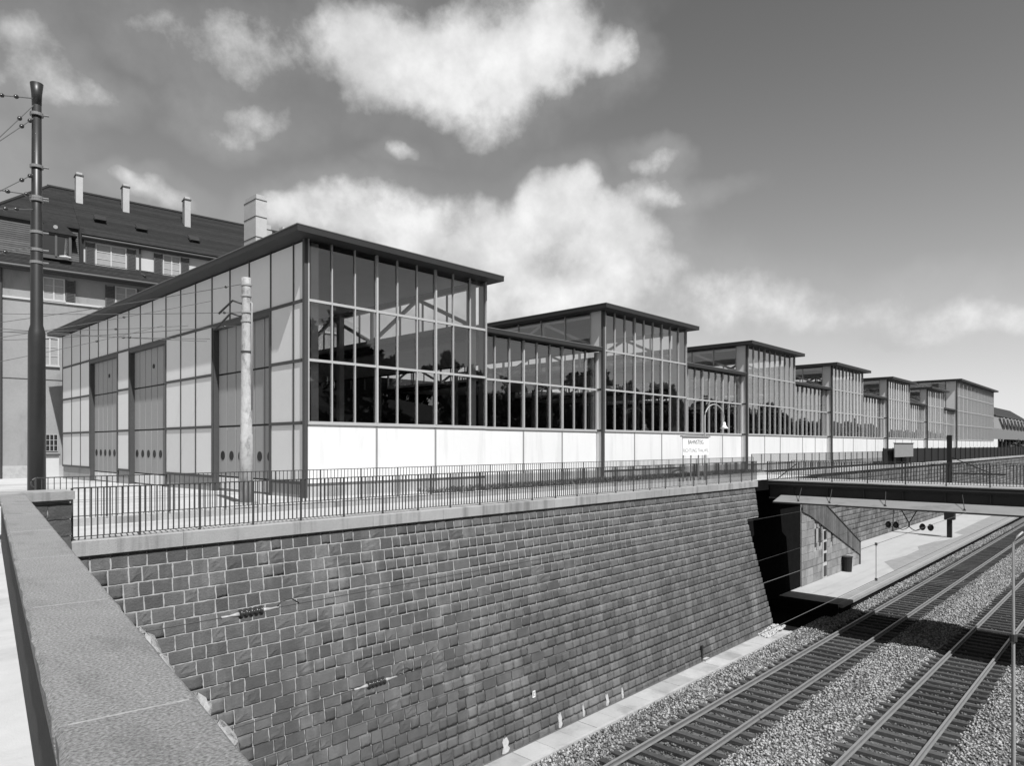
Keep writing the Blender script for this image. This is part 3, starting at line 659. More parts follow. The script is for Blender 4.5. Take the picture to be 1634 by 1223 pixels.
for i, (t, s, z, r) in enumerate(((3.38, .565, .70, (.18, .05, .07)), (3.15, .58, .66, (.1, .05, .06)), (2.42, .56, .72, (.08, .04, .05)), (2.22, .575, .68, (.13, .04, .06)), (1.55, .565, .74, (.10, .05, .06)), (1.45, .6, .70, (.08, .06, .05)), (3.6, .56, .66, (.08, .04, .06)))): lump(t, s, z, r, 50 + i)
# end pier
pr = thing('parapet_pier', (3.0, 14, -.4), 'rock-faced stone end pier with a flat cap joining the bar railing', 'pier')
mb = MB(); mb.prism([(2.55, 13.66), (3.36, 13.84), (3.36, 14.45), (2.5, 14.45)], -.6, .62); mb.build('core', 'mortar', pr)
mb = MB(); mb.prism([(2.2, 13.5), (3.42, 13.76), (3.42, 14.52), (2.1, 14.52)], .655, .8); mb.prism([(2.24, 13.55), (3.39, 13.8), (3.39, 14.5), (2.15, 14.5)], .62, .655); mb.build('cap', 'coping', pr)
dirp = Vector((3.36 - 2.55, 13.84 - 13.66, 0)); Lp = dirp.length; ap = math.atan2(dirp.y, dirp.x)
for rw in range(4):
    zz = .61 - (rw + 1) * .29
    for a, b in ((-.1, .47), (.47, .86)) if rw % 2 == 0 else ((-.1, .3), (.3, .86)):
        o = bpy.data.objects.new('stone', SM[(rw * 3 + int(a * 10)) % 16]); o.matrix_basis = Matrix.Translation((2.55, 13.66, zz)) @ Matrix.Rotation(ap, 4, 'Z') @ Matrix.Translation((a + .01, -.005, 0)) @ Matrix.Diagonal((b - a - .02, 1.6, .27, 1)); link(o, pr)

# ================================================================== TRAM DEPOT (glazed hall)
BAY = 7.72; XC = 10.85; YF = 19.0; YB = 46.4; ZT = 7.94; YL = 19.4
dp = thing('tram_depot', (60, 30, 0), 'long glazed tram depot of alternating tall and low bays with white apron panels', 'depot building')
Z_S, Z_1, Z_2 = 2.24, 4.23, 6.07
def gbox(name, m, x0, x1, y0, y1, z0, z1, parent=dp): return boxo(name, m, parent, x0, x1, y0, y1, z0, z1)
pane_n = 0
def glazed(x0, x1, yf, rows, ztop, single=True, ncol=3):
    """front glazing of one bay: apron panels, sill, transoms, mullions, panes"""
    global pane_n
    w = (x1 - x0) / ncol
    for i in range(ncol):
        gbox('apron_panel', 'white_panel', x0 + i * w + .02, x0 + (i + 1) * w - .02, yf - .01, yf + .05, .42, Z_S - .01)
        if i: gbox('panel_joint', 'joint', x0 + i * w - .035, x0 + i * w + .035, yf - .03, yf - .012, .42, Z_S - .01)
    gbox('sill', 'frame', x0, x1, yf - .06, yf + .1, Z_S, Z_S + .10)
    zs = [Z_S + .10] + rows + [ztop]
    for r in rows: gbox('transom', 'frame', x0 + .05, x1 - .05, yf - .045, yf + .055, r - .04, r + .04)
    for i in range(ncol * 3 + 1):
        xx = x0 + i * w / 3; main = i % 3 == 0; h = .036 if main else .017
        gbox('mullion', 'frame', max(x0, xx - h), min(x1, xx + h), yf - (.07 if main else .052), yf + .045, Z_S + .10, ztop)
    mb = MB()
    for a, b in zip(zs[:-1], zs[1:]):
        for i in range(ncol * 3):
            xa = x0 + i * w / 3 + .02; xb = x0 + (i + 1) * w / 3 - .02
            if single: gbox('pane', 'glass', xa, xb, yf + .012, yf + .0121, a, b)
            else: mb.box(xa, xb, yf + .012, yf + .016, a, b)
    if not single: mb.build('panes', 'glass', dp, kind='stuff')
# single-sided panes: a one-face sheet each
def pane_sheet(name, x0, x1, y, z0, z1, axis='y', parent=dp):
    k = ('pane', round(x1 - x0, 3), round(z1 - z0, 3), axis)
    if k not in _cache:
        a, c = (x1 - x0) / 2, (z1 - z0) / 2
        vs = [(-a, 0, -c), (a, 0, -c), (a, 0, c), (-a, 0, c)] if axis == 'y' else [(0, a, -c), (0, -a, -c), (0, -a, c), (0, a, c)]
        me = bpy.data.meshes.new('pane'); me.from_pydata(vs, [], [(0, 1, 2, 3)]); me.materials.append(M['glass']); _cache[k] = me
    o = bpy.data.objects.new(name, _cache[k])
    c = ((x0 + x1) / 2, y, (z0 + z1) / 2) if axis == 'y' else (y, (x0 + x1) / 2, (z0 + z1) / 2)
    o.matrix_basis = Matrix.Translation(c) @ Matrix.Rotation(random.uniform(-.004, .004), 4, 'Z') @ Matrix.Rotation(random.uniform(-.004, .004), 4, 'X'); return link(o, parent)
_g = gbox
def gbox(name, m, x0, x1, y0, y1, z0, z1, parent=dp):
    if name == 'pane': return pane_sheet('pane', x0, x1, y0, z0, z1)
    return boxo(name, m, parent, x0, x1, y0, y1, z0, z1)
def truss(x, y0, y1, z0, z1, parent=dp):
    mb = MB(); n = 8; st_ = (y1 - y0) / n
    mb.beam((x, y0, z0), (x, y1, z0), .16, .16); mb.beam((x, y0, z1), (x, y1, z1), .16, .16)
    for i in range(n + 1): mb.beam((x, y0 + i * st_, z0), (x, y0 + i * st_, z1), .12, .12)
    for i in range(n):
        a = y0 + i * st_; mb.beam((x, a, z0 if i % 2 == 0 else z1), (x, a + st_, z1 if i % 2 == 0 else z0), .12, .14)
    return mb.build('truss', 'steel_light', parent)
def clerestory(x, y0, y1, z0, z1, sgn, single):
    n = 17; w = (y1 - y0) / n; mb = MB()
    for i in range(n):
        a, b = y0 + i * w, y0 + (i + 1) * w
        if single: pane_sheet('clerestory_pane', a + .02, b - .02, x, z0, z1, 'x')
        else: mb.add([(x, b, z0), (x, a, z0), (x, a, z1), (x, b, z1)], [(0, 1, 2, 3)])
    if not single: mb.build('clerestory_panes', 'glass', dp, kind='stuff')
    mb = MB()
    for i in range(n + 1): mb.box(x - .05, x + .03, y0 + i * w - .025, y0 + i * w + .025, z0, z1)
    mb.box(x - .055, x + .035, y0, y1, z0 - .1, z0 - .002); mb.build('clerestory_frame', 'frame', dp)
def roof(x0, x1, y0, y1, zb, zt, nm='roof'):
    o = gbox(nm, 'fascia', x0, x1, y0, y1, zb, zt)
    boxo('ceiling', 'ceiling', o, x0 + .9, x1 - .9, y0 + 1.2, y1 - .8, zb - .06, zb - .002)
    boxo('flashing', 'rail_side', o, x0 - .012, x1 + .012, y0 - .012, y1 + .012, zt + .002, zt + .03)
    return o
NH = 6
for k in range(NH):
    x0 = XC + 2 * BAY * k; x1 = x0 + BAY; x2 = x1 + BAY
    glazed(x0 + .06, x1, YF, [Z_1, Z_2], ZT)
    glazed(x1 + .02, x2 - .02, YL, [Z_1], 6.0)
    roof(x0 - .60, x1 + .40, YF - .6, YB + .5, ZT, 8.12)
    roof(x1 + .012, x2 - .012, YL - .38, YB + .3, 6.03, 6.19, 'low_roof')
    gbox('corner_post', 'dark_frame', x0 - .06, x0 + .05, YF - .05, YF + .08, -.05, ZT)
    if k:
        gbox('pier_panel', 'grey_panel', x0 - .02, x0 + .03, YF + .085, YL + .12, -.05, 6.0)
        gbox('pier_panel', 'grey_panel', x0 - .02, x0 + .03, YF + .085, YL + .3, 6.25, ZT)
        for zz in (Z_S + .05, Z_1): gbox('pier_band', 'dark_frame', x0 - .035, x0 - .021, YF + .085, YL - .06, zz - .05, zz + .05)
    gbox('pier_panel', 'grey_panel', x1 + .0, x1 + .018, YF + .05, YL, -.05, ZT)
    if k: clerestory(x0, YL + .32, YB, 6.32, ZT - .02, -1, k in (1, 2))
    clerestory(x1, YL + .3, YB, 6.32, ZT - .02, 1, False)
    truss(x0 + .25, YF + .6, YB - .4, 6.3, ZT - .15); truss(x1 - .25, YF + .6, YB - .4, 6.3, ZT - .15)
    for cx_ in (x0 + .45, x1 - .45):
        for cy_ in (YF + .35, YF + 9.5, YF + 18.5): gbox('column', 'steel_light', cx_ - .13, cx_ + .13, cy_ - .13, cy_ + .13, 0, ZT - .01)
# last, taller hall
xa = XC + 2 * BAY * NH; xb = xa + 26.5
glazed(xa + .06, xb, YF, [Z_1, Z_2, 8.0], 9.9, False, 10)
roof(xa - .5, xb + .6, YF - .6, YB + .5, 9.92, 10.12, 'tall_roof')
gbox('corner_post', 'dark_frame', xa - .06, xa + .05, YF - .05, YF + .08, -.05, 9.9)
gbox('pier_panel', 'grey_panel', xa - .02, xa + .03, YF + .085, YL + .3, -.05, 6.0); gbox('pier_panel', 'grey_panel', xa - .02, xa + .03, YF + .085, YL + .8, 6.25, 9.9)
gbox('side_panel', 'grey_panel', xa - .02, xa + .03, YL + .9, YB, 6.25, 7.9); truss(xa + .25, YF + .6, YB - .4, 8.0, 9.8)
clerestory(xa, YL + .9, YB, 8.05, 9.88, -1, False)
gbox('end_wall', 'grey_panel', xb - .02, xb + .05, YF + .06, YB, -.05, 9.9)
# low annex beyond
for i in range(1): 
    gbox('annex_wall', 'annex', xb + .06, 175, YF + .05, YF + .25, 2.6, 4.3); gbox('annex_glazing', 'dark_glass', xb + .06, 175, YF + .05, YF + .12, 4.302, 6.2)
    roof(xb + .06, 176, YF - .3, YB, 6.22, 6.4, 'annex_roof')
    gbox('apron_panel', 'white_panel', xb + .06, xb + 4, YF - .01, YF + .05, .42, 2.58)
    for q in range(8):
        mb = MB(); xx = xb + 8 + q * 4; mb.beam((xx, YF - .25, 6.1), (xx + 2.3, YF - .02, 4.35), .25, .2); mb.build('raking_strut', 'frame', dp)
    for q in range(10): gbox('annex_post', 'dark_frame', xb + 7 + q * 4, xb + 7.25 + q * 4, YF + .3, YF + .55, -.4, 2.58)
# plinth
mb = MB(); mb.box(XC + .02, xb, YF + .06, YF + .3, -.4, .418); mb.build('plinth', 'concrete', dp)
mb = MB()
for k in range(NH): mb.box(XC + 2 * BAY * k + BAY + .03, XC + 2 * BAY * (k + 1) - .03, YL + .06, YL + .3, -.4, .417)
mb.build('plinth', 'concrete', dp)
# interior floor, rear wall
mb = MB(); mb.box(XC + .3, xb - .1, YF + .31, YB - .1, -.3, .05); mb.build('floor', 'shed_floor', dp)
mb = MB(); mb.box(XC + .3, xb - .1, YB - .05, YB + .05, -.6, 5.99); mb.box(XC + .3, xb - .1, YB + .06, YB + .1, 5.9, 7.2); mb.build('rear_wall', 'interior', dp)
mb = MB(); xx = XC + .3
while xx < xb: mb.box(xx - .04, xx + .04, YB - .05, YB + .05, 6.03, 7.9 if (int((xx - XC) / BAY) % 2 == 0) else 6.035); xx += BAY / 6
mb.build('rear_mullions', 'frame', dp)
# pits, benches and stacked gear inside: low dark silhouettes
for k in range(5):
    xx = XC + 3 + k * 15.4
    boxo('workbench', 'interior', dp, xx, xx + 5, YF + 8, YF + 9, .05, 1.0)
# ---- left end wall: panels, dark battens and bands, three folding doors
ys = [19.1, 19.74, 21.22, 22.75, 24.25, 25.77, 27.28, 28.76, 30.34, 31.88, 33.4, 34.92, 36.5, 38.02, 39.52, 41.03, 42.67, 44.36, 46.2]
zr = [.43, 2.29, 4.23, 6.07, ZT]
doors = [(21.22, 25.77), (30.34, 34.92), (36.5, 41.03)]
def in_door(a, b): return any(a >= d0 - .02 and b <= d1 + .02 for d0, d1 in doors)
XW = XC
for a, b in zip(ys[:-1], ys[1:]):
    for r in range(4):
        if r < 3 and in_door(a, b): continue
        gbox('wall_panel', 'grey_panel', XW + .02, XW + .08, a + .03, b - .03, zr[r] + .05, zr[r + 1] - .05)
for y in ys:
    inner = any(d0 + .1 < y < d1 - .1 for d0, d1 in doors)
    gbox('batten', 'batten', XW - .005, XW + .075, y - .032, y + .032, 6.12 if inner else .40, ZT)
segs = []
for r, zz in enumerate(zr[:-1]):
    if r == 3: segs.append((19.1, 46.2, zz))
    else:
        c = 19.1
        for d0, d1 in doors: segs.append((c, d0, zz)); c = d1
        segs.append((c, 46.2, zz))
for a, b, zz in segs: gbox('band', 'batten', XW - .012, XW + .07, a, b, zz - .05, zz + .05)
mb = MB()
c = 19.1
for d0, d1 in doors + [(46.2, 46.2)]: mb.box(XW + .05, XW + .3, c, d0, -.6, .378); c = d1
mb.build('plinth', 'concrete', dp)
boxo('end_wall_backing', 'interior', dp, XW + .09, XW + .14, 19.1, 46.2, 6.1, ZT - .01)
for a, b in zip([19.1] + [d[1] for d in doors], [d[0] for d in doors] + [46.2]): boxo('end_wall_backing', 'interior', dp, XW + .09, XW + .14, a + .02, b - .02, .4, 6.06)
XD = XC + .22
for d0, d1 in doors:
    mb = MB(); mb.box(XW - .01, XD + .1, d0 - .02, d0 + .1, -.4, 6.02); mb.box(XW + .03, XD + .1, d1 - .1, d1 + .02, -.4, 6.02); mb.box(XW + .0, XD + .1, d0 + .1, d1 - .1, 5.9, 6.02)
    dr = mb.build('folding_door', 'dark_frame', dp)
    n = 6; w = (d1 - d0 - .2) / n; gz = -.014 * (d0 - 19)
    for i in range(n):
        a = d0 + .1 + i * w; off = .0
        for z0, z1 in ((gz + .5, 2.26), (2.33, 4.2), (4.27, 5.9)):
            boxo('leaf_panel', 'door_panel', dr, XD, XD + .05, round(a + .028, 3), round(a + w - .028, 3), round(z0, 2), z1)
        boxo('kick_board', 'grey_panel', dr, XD, XD + .05, round(a + .028, 3), round(a + w - .028, 3), round(gz + .03, 2), round(gz + .44, 2))
        mb = MB(); mb.tube([(XD - .012, a + w / 2, 1.22), (XD + .002, a + w / 2, 1.22)], .17, 18); mb.build('porthole', 'black', dr, False)
    boxo('door_back', 'black', dr, XD + .06, XD + .1, d0 + .1, d1 - .1, gz, 5.9)
    mb = MB(); mb.tube([(XD - .03, (d0 + d1) / 2 - .3, 5.1), (XD, (d0 + d1) / 2 - .3, 5.1)], .1, 10); mb.build('door_fitting', 'black', dr)
# tram rails let into the forecourt
for (d0, d1), dl in zip(doors, ('behind the pale pole', 'between the other two doors', 'closest to the old house')):
    for s in (-.5, .5):
        y = (d0 + d1) / 2 + s; gz = -.0116 * (y - 17.05)
        mb = MB(); mb.box(-30, XD, y - .04, y + .04, gz - .02, gz + .005); o = mb.build('tram_rail', 'rail_side')
        tag(o, 'tram rail in the forecourt leading to the depot door ' + dl, 'tram rail', 'tram rails leading to the depot doors')
# planting strip in front of the glazed wall
n = 26000; gg = np.random.default_rng(77); x = 15 + 25.2 * gg.uniform(0, 1, n) ** 1.1; y = gg.uniform(17.3, 18.85, n)
keep = gg.uniform(0, 1, n) < np.clip((x - 15) / 9, .12, 1); keep &= ~((x > 40) & (y < 18.6) & False); x = x[keep]; y = y[keep]; n = len(x)
hh = gg.uniform(.05, .2, n); a = gg.uniform(0, 6.28, n); wv = gg.uniform(.02, .05, n); lx = gg.normal(0, .08, n); ly = gg.normal(0, .08, n)
V = np.zeros((n, 3, 3)); V[:, 0] = np.stack([x - wv * np.cos(a), y - wv * np.sin(a), 0 * x - .01], -1); V[:, 1] = np.stack([x + wv * np.cos(a), y + wv * np.sin(a), 0 * x - .01], -1); V[:, 2] = np.stack([x + lx, y + ly, hh], -1)
V[:, :, 2] += -.012 * (V[:, :, 1] - 17)
o = numpy_mesh('grass_strip', 'grass', V.reshape(-1, 3), np.arange(n * 3).reshape(n, 3), None, 'stuff'); tag(o, 'rough dark grass strip between the kerb and the white panels', 'grass')
sheet('planting_bed', 'soil', [[(17, 17.5, .0), (25, 17.25, .004), (40.2, 17.25, .004), (40.2, 19.0, -.012), (20, 19.0, -.012)]])

# ================================================================== OLD HOUSE BEHIND
hp = Vector((11.2, 49.0, 0)); hd = Vector((.993, -.118, 0)).normalized(); hn = Vector((-hd.y, hd.x, 0))
def H(s, n, z): return hp + hd * s + hn * n + Vector((0, 0, z))
house = thing('apartment_house', H(5, 5, -.5), 'old rendered apartment house with dark tiled mansard roof and shuttered windows', 'house')
def hbox(mb, s0, s1, n0, n1, z0, z1): return mb.hexa([H(s0, n0, z0), H(s1, n0, z0), H(s1, n1, z0), H(s0, n1, z0), H(s0, n0, z1), H(s1, n0, z1), H(s1, n1, z1), H(s0, n1, z1)])
def hb(name, m, parent, s0, s1, n0, n1, z0, z1):
    mb = MB(); hbox(mb, s0, s1, n0, n1, z0, z1); return mb.build(name, m, parent)
SL, SR = -4.6, 18.5
hb('wall', 'plaster', house, SL, SR, 0, 12, -.9, 12.3)
hb('plinth', 'concrete', house, SL, SR, -.06, 0, -.9, .38)
hb('string_course', 'plaster_pale', house, SL, SR, -.1, 0, 10.3, 10.42)
hb('string_course', 'plaster', house, SL, SR, -.05, 0, 5.6, 5.66)
# skirt roof (tiled band) over the main wall
def roofslab(name, pts, th=.12, m='roof_tile', parent=house):
    mb = MB(); k = len(pts); p = [H(*q) for q in pts]; nrm = (p[1] - p[0]).cross(p[2] - p[0]).normalized(); 
    if nrm.z < 0: nrm = -nrm
    mb.add(p + [q - nrm * th for q in p], [tuple(range(k)), tuple(range(2 * k - 1, k - 1, -1))] + [(i, k + i, k + (i + 1) % k, (i + 1) % k) for i in range(k)]); return mb.build(name, m, parent)
def courses(root, s0, s1, n0, z0, n1, z1, n, hip0=0, hip1=0, m='roof_tile'):
    mb = MB()
    for i in range(n):
        t0 = i / n; t1 = (i + 1) / n + .01; a = n0 + (n1 - n0) * t0; b = n0 + (n1 - n0) * t1; c = z0 + (z1 - z0) * t0; d = z0 + (z1 - z0) * t1
        l0 = s0 + hip0 * t0; l1 = s0 + hip0 * t1; r0 = s1 - hip1 * t0; r1 = s1 - hip1 * t1
        mb.hexa([H(l0, a - .03, c + .02), H(r0, a - .03, c + .02), H(r1, b, d - .02), H(l1, b, d - .02), H(l0, a - .015, c + .045), H(r0, a - .015, c + .045), H(r1, b, d + .01), H(l1, b, d + .01)])
    return mb.build('tile_courses', m, root)
sk = roofslab('skirt_roof', [(SL - .5, -.75, 12.15), (SR, -.75, 12.15), (SR, .35, 13.15), (SL - .2, .35, 13.15)])
courses(sk, SL - .5, SR, -.75, 12.2, .3, 13.15, 9)
mb = MB(); mb.tube([H(SL - .5, -.82, 12.12), H(SR, -.82, 12.12)], .09, 8); mb.build('gutter', 'bars', house)
hb('eave_soffit', 'shutter', house, SL, SR, -.7, -.01, 12.0, 12.12)
# attic storey wall (right of the tiled mansard end)
hb('attic_wall', 'plaster_pale', house, 1.35, SR, .25, 11, 12.3, 14.75)
# tiled mansard end, left
ms = roofslab('mansard_slope', [(SL, .1, 12.9), (1.35, .1, 12.9), (1.35, .75, 15.2), (SL + 1.0, .75, 15.2)], m='mansard_tile')
courses(ms, SL, 1.35, .1, 12.9, .72, 15.15, 17, hip0=1.0, m='mansard_tile')
hb('mansard_cheek', 'roof_tile', house, 1.2, 1.42, .05, 3, 12.9, 15.2)
roofslab('mansard_side', [(SL, .1, 12.9), (SL + 1.0, .75, 15.2), (SL + 1.0, 11, 15.2), (SL, 11.9, 12.9)])
# main roof with hip at left
ml = roofslab('main_roof', [(SL + .9, .55, 15.2), (1.3, .55, 15.2), (1.3, 6, 19.2), (SL + 4.8, 6, 19.2)], .18)
courses(ml, SL + .9, 1.3, .55, 15.2, 5.95, 19.17, 44, hip0=3.9)
mr = roofslab('main_roof', [(1.3, -.1, 14.78), (SR, -.1, 14.78), (SR, 6, 19.2), (1.3, 6, 19.2)], .18)
courses(mr, 1.3, SR, -.1, 14.78, 5.95, 19.17, 48)
roofslab('hip_roof', [(SL + .9, .55, 15.2), (SL + 4.8, 6, 19.2), (SL + .7, 11.7, 15.05)], .18)
roofslab('rear_roof', [(SL + .7, 11.7, 15.05), (SR, 11.7, 15.05), (SR, 6, 19.2), (SL + 4.8, 6, 19.2)], .18)
mb = MB(); mb.tube([H(SL + 4.7, 6, 19.25), H(SR, 6, 19.25)], .14, 7); mb.tube([H(SL + 4.8, 6, 19.25), H(SL + .9, .55, 15.25)], .12, 7); mb.build('ridge_tiles', 'roof_tile', house)
hb('eave_board', 'shutter', house, 1.3, SR, -.08, .25, 14.5, 14.6)
mb = MB(); mb.tube([H(1.3, -.15, 14.62), H(SR, -.15, 14.62)], .08, 8); mb.build('gutter', 'bars', house)
mb = MB(); mb.tube([H(-2.75, -.14, -.8), H(-2.75, -.14, 12.0)], .08, 8); mb.build('downpipe', 'bars', house)
mb = MB(); mb.tube([H(4.6, .15, 14.5), H(4.6, .1, 12.9), H(4.8, -.5, 12.6)], .06, 8); mb.build('downpipe', 'bars', house)
for s, n, z0, z1 in ((1.75, 4.6, 17.2, 19.85), (4.55, 4.6, 17.2, 19.75), (8.45, 4.1, 16.8, 19.6)):
    mb = MB(); hbox(mb, s - .2, s + .2, n - .32, n + .32, z0, z1); c = mb.build('chimney', 'chimney', house); mb = MB(); hbox(mb, s - .25, s + .25, n - .37, n + .37, z1, z1 + .08); mb.build('chimney_cap', 'shutter', c); mb = MB(); hbox(mb, s - .17, s + .17, n - .26, n + .26, z1 + .08, z1 + .25); mb.build('chimney_top', 'chimney', c)
for s, n in ((2.6, 1.9), (5.0, 1.7), (8.3, 1.5)):
    z = 15.05 + (n - .2) * .86; mb = MB(); mb.hexa([H(s - .35, n - .25, z - .2), H(s + .35, n - .25, z - .2), H(s + .35, n + .3, z + .25), H(s - .35, n + .3, z + .25), H(s - .3, n - .3, z - .14), H(s + .3, n - .3, z - .14), H(s + .35, n + .3, z + .3), H(s - .35, n + .3, z + .3)]); mb.build('roof_vent', 'roof_tile', house)
# windows
def window(s0, s1, z0, z1, n=0.0, panes=2, shutters=True, dark=False, sash=True):
    w = hb('window', 'dark_glass' if dark else 'curtain', house, s0, s1, n - .02, n + .02, z0, z1)
    fr = MB(); f = .07
    for a, b in ((s0 - f, s0), (s1, s1 + f)): hbox(fr, a, b, n - .07, n, z0 - f, z1 + f)
    hbox(fr, s0, s1, n - .07, n, z1, z1 + f); hbox(fr, s0 - .1, s1 + .1, n - .13, n, z0 - .12, z0 - .001); 
    for i in range(1, panes): m_ = s0 + (s1 - s0) * i / panes; hbox(fr, m_ - .04, m_ + .04, n - .06, n, z0, z1)
    if sash:
        for k in range(1, 3): hbox(fr, s0, s1, n - .045, n - .021, z0 + (z1 - z0) * k / 3 - .015, z0 + (z1 - z0) * k / 3 + .015)
    fr.build('frame', 'window_white', w)
    if shutters:
        for a in (s0 - .62, s1 + .1):
            sh = MB()
            for b, c in ((a, a + .06), (a + .46, a + .52)): hbox(sh, b, c, n - .1, n - .05, z0 - .05, z1 + .05)
            k = z0
            while k < z1: hbox(sh, a + .06, a + .46, n - .095, n - .055, k, k + .05); k += .09
            sh.build('shutter', 'shutter', w)
window(2.15, 3.75, 13.05, 14.35, .25); window(6.05, 7.0, 13.05, 14.35, .25, dark=False); window(-.65, .35, 10.5, 11.75, 0); window(3.2, 4.3, 10.5, 11.75, 0)
window(-.75, .05, 6.5, 8.1, 0, 2, False); window(9.5, 10.6, 13.05, 14.35, .25)
bw = hb('window', 'black', house, -.55, .05, -.02, .02, 1.25, 2.25); mb = MB()
for i in range(4): a = -.55 + .2 * i; hbox(mb, a - .015, a + .015, -.05, -.021, 1.25, 2.25)
for i in range(4): z = 1.25 + .333 * i; hbox(mb, -.55, .05, -.05, -.021, z - .012, z + .012)
mb.build('window_bars', 'plaster_pale', bw)
# dormer with segmental pediment
dm = hb('dormer', 'shutter', house, -.95, .75, -.25, 1.6, 12.95, 14.5)
mb = MB(); n_ = 14; arc = [(-1.25 + 2.3 * i / n_, 14.5 + .72 * math.sin(math.pi * i / n_) ** 1.3) for i in range(n_ + 1)]
vs = [H(a, -.4, b) for a, b in arc] + [H(a, 1.4, b) for a, b in arc]; kk = n_ + 1
mb.add(vs, [tuple(range(kk))[::-1], tuple(range(kk, 2 * kk))] + [(i, i + 1, kk + i + 1, kk + i) for i in range(n_)] + [(n_, 0, kk, 2 * kk - 1)]); mb.build('pediment', 'roof_tile', dm)
mb = MB(); mb.tube([H(-.1, -.43, 14.85), H(-.1, -.4, 14.85)], .12, 14); mb.build('medallion', 'plaster', dm)
for a, b in ((-.75, -.12), (0.0, .6)): hb('pane', 'black', dm, a, b, -.27, -.251, 13.2, 14.4)
for a in (-.85, -.12, .6): hb('dormer_post', 'shutter', dm, a, a + .12, -.3, -.251, 13.1, 14.45)
mb = MB(); mb.tube([H(.1, -.42, 13.1), H(.4, -.45, 13.12), H(.7, -.42, 13.1)], [.05, .09, .05], 8); mb.build('bedding', 'window_white', dm)
mb = MB(); mb.hexa([H(.35, -.27, 13.2), H(.55, -.27, 13.2), H(.55, -.262, 13.2), H(.35, -.262, 13.2), H(.42, -.27, 14.3), H(.55, -.27, 14.3), H(.55, -.262, 14.3), H(.42, -.262, 14.3)]); mb.build('curtain', 'curtain', dm)
# small kiosk at foot of the wall beside the depot
ks = thing('meter_cabinet', (10.2, 46.0, -.5), 'small pale cabinet with a dark flat lid beside the house wall', 'cabinet')
mb = MB(); mb.box(9.75, 10.7, 46.3, 46.9, -.6, 1.0); mb.build('body', 'plaster_pale', ks); mb = MB(); mb.box(9.65, 10.75, 46.2, 47.0, 1.0, 1.1); mb.build('lid', 'dark_frame', ks)
# big flue stack behind the depot roof
def stack(name, x0, x1, y0, y1, z0, z1, label, joints):
    t = thing(name, ((x0 + x1) / 2, (y0 + y1) / 2, z0), label, 'chimney', 'flue stacks behind the depot roof')
    zs = [z0] + joints + [z1]
    for a, b in zip(zs[:-1], zs[1:]): boxo('shaft_block', 'chimney', t, x0, x1, y0, y1, a, round(b - .05, 2)); boxo('joint_band', 'dark_frame', t, x0 - .015, x1 + .015, y0 - .015, y1 + .015, round(b - .05, 2), b)
    boxo('cap', 'chimney', t, x0 + .05, x1 - .05, y0 + .05, y1 - .05, z1, z1 + .28)
stack('flue_stack', 18.63, 19.3, 38.2, 39.7, 7.5, 16.0, 'tall square flue stack of pale blocks with dark joints', [9.5, 11.6, 13.8, 15.0])
stack('flue_stack', 19.75, 20.15, 39.2, 39.8, 7.5, 14.7, 'slimmer pale flue standing behind the tall square stack', [11.0])
stack('flue_stack', 23.9, 24.4, 45, 45.6, 7.5, 16.8, 'short pale flue farthest along above the depot eave', [13.0])

# ================================================================== MASTS, POLES, LAMP, SIGNS
mp_ = Vector((3.66, 17.62, 0)); mast = thing('tram_mast', mp_, 'tall dark steel tram mast with clamp bands at the street corner', 'mast')
mb = MB(); q = lambda z, r: None
zz = [-.1, 3.95, 4.05, 4.2, 6.6, 6.65, 9.2]; rr = [.172, .16, .155, .118, .112, .1, .088]
mb.tube([mp_ + Vector((0, 0, z)) for z in zz], rr, 24); mb.build('shaft', 'mast', mast, True)
mb = MB(); mb.tube([mp_ + Vector((0, 0, z)) for z in (8.95, 9.2, 9.42, 9.43)], [.09, .1, .125, .06], 20); mb.build('cap', 'mast', mast, True)
for z in (8.75, 7.62, 6.95, 6.9, 6.2, 5.82, 5.55):
    mb = MB(); mb.tube([mp_ + Vector((0, 0, z - .03)), mp_ + Vector((0, 0, z + .03))], .128, 20); mb.tube([mp_ + Vector((.1, -.06, z)), mp_ + Vector((.2, -.1, z))], .02, 6); mb.build('clamp_band', 'annex', mast)
def wire(a, b, label, cat='wire', group=None, r=.010, sag=.0, beads=(), name='overhead_wire', m='wire', bead_r=.045):
    a, b = Vector(a), Vector(b); t = thing(name, a, label, cat, group); n = 14
    f = lambda k: a.lerp(b, k) - Vector((0, 0, sag * 4 * k * (1 - k)))
    MB().tube([f(i / n) for i in range(n + 1)], r, 5).build('strand', m, t)
    for k in beads:
        d = (b - a).normalized(); c = f(k); mb = MB(); s = bead_r
        mb.tube([c - d * s * 1.3, c - d * s * .6, c, c + d * s * .6, c + d * s * 1.3], [s * .3, s * .85, s, s * .85, s * .3], 10); mb.build('insulator', 'porcelain', t, True)
    return t
def mp(z): return mp_ + Vector((0, 0, z))
DM = 14.9
G1 = 'span wires fixed to the tram mast'
for (z, (px, py), beads), wl in zip(((9.1, (-60, 146), (.5, .3)), (9.02, (-60, 275), (.25,)), (8.72, (-60, 265), (.22, .1)), (7.5, (-60, 335), (.22, .1)), (7.0, (-60, 295), (.42, .15)), (6.7, (-60, 332), (.45, .3)), (5.9, (-60, 415), (.45,))), ('topmost', 'second highest', 'third highest', 'fourth highest', 'third lowest', 'second lowest', 'lowest')):
    wire(mp(z), P(px, py, 13.2), wl + ' span wire with dark insulators fixed to the tram mast', 'wire', G1, .011, .0, beads)
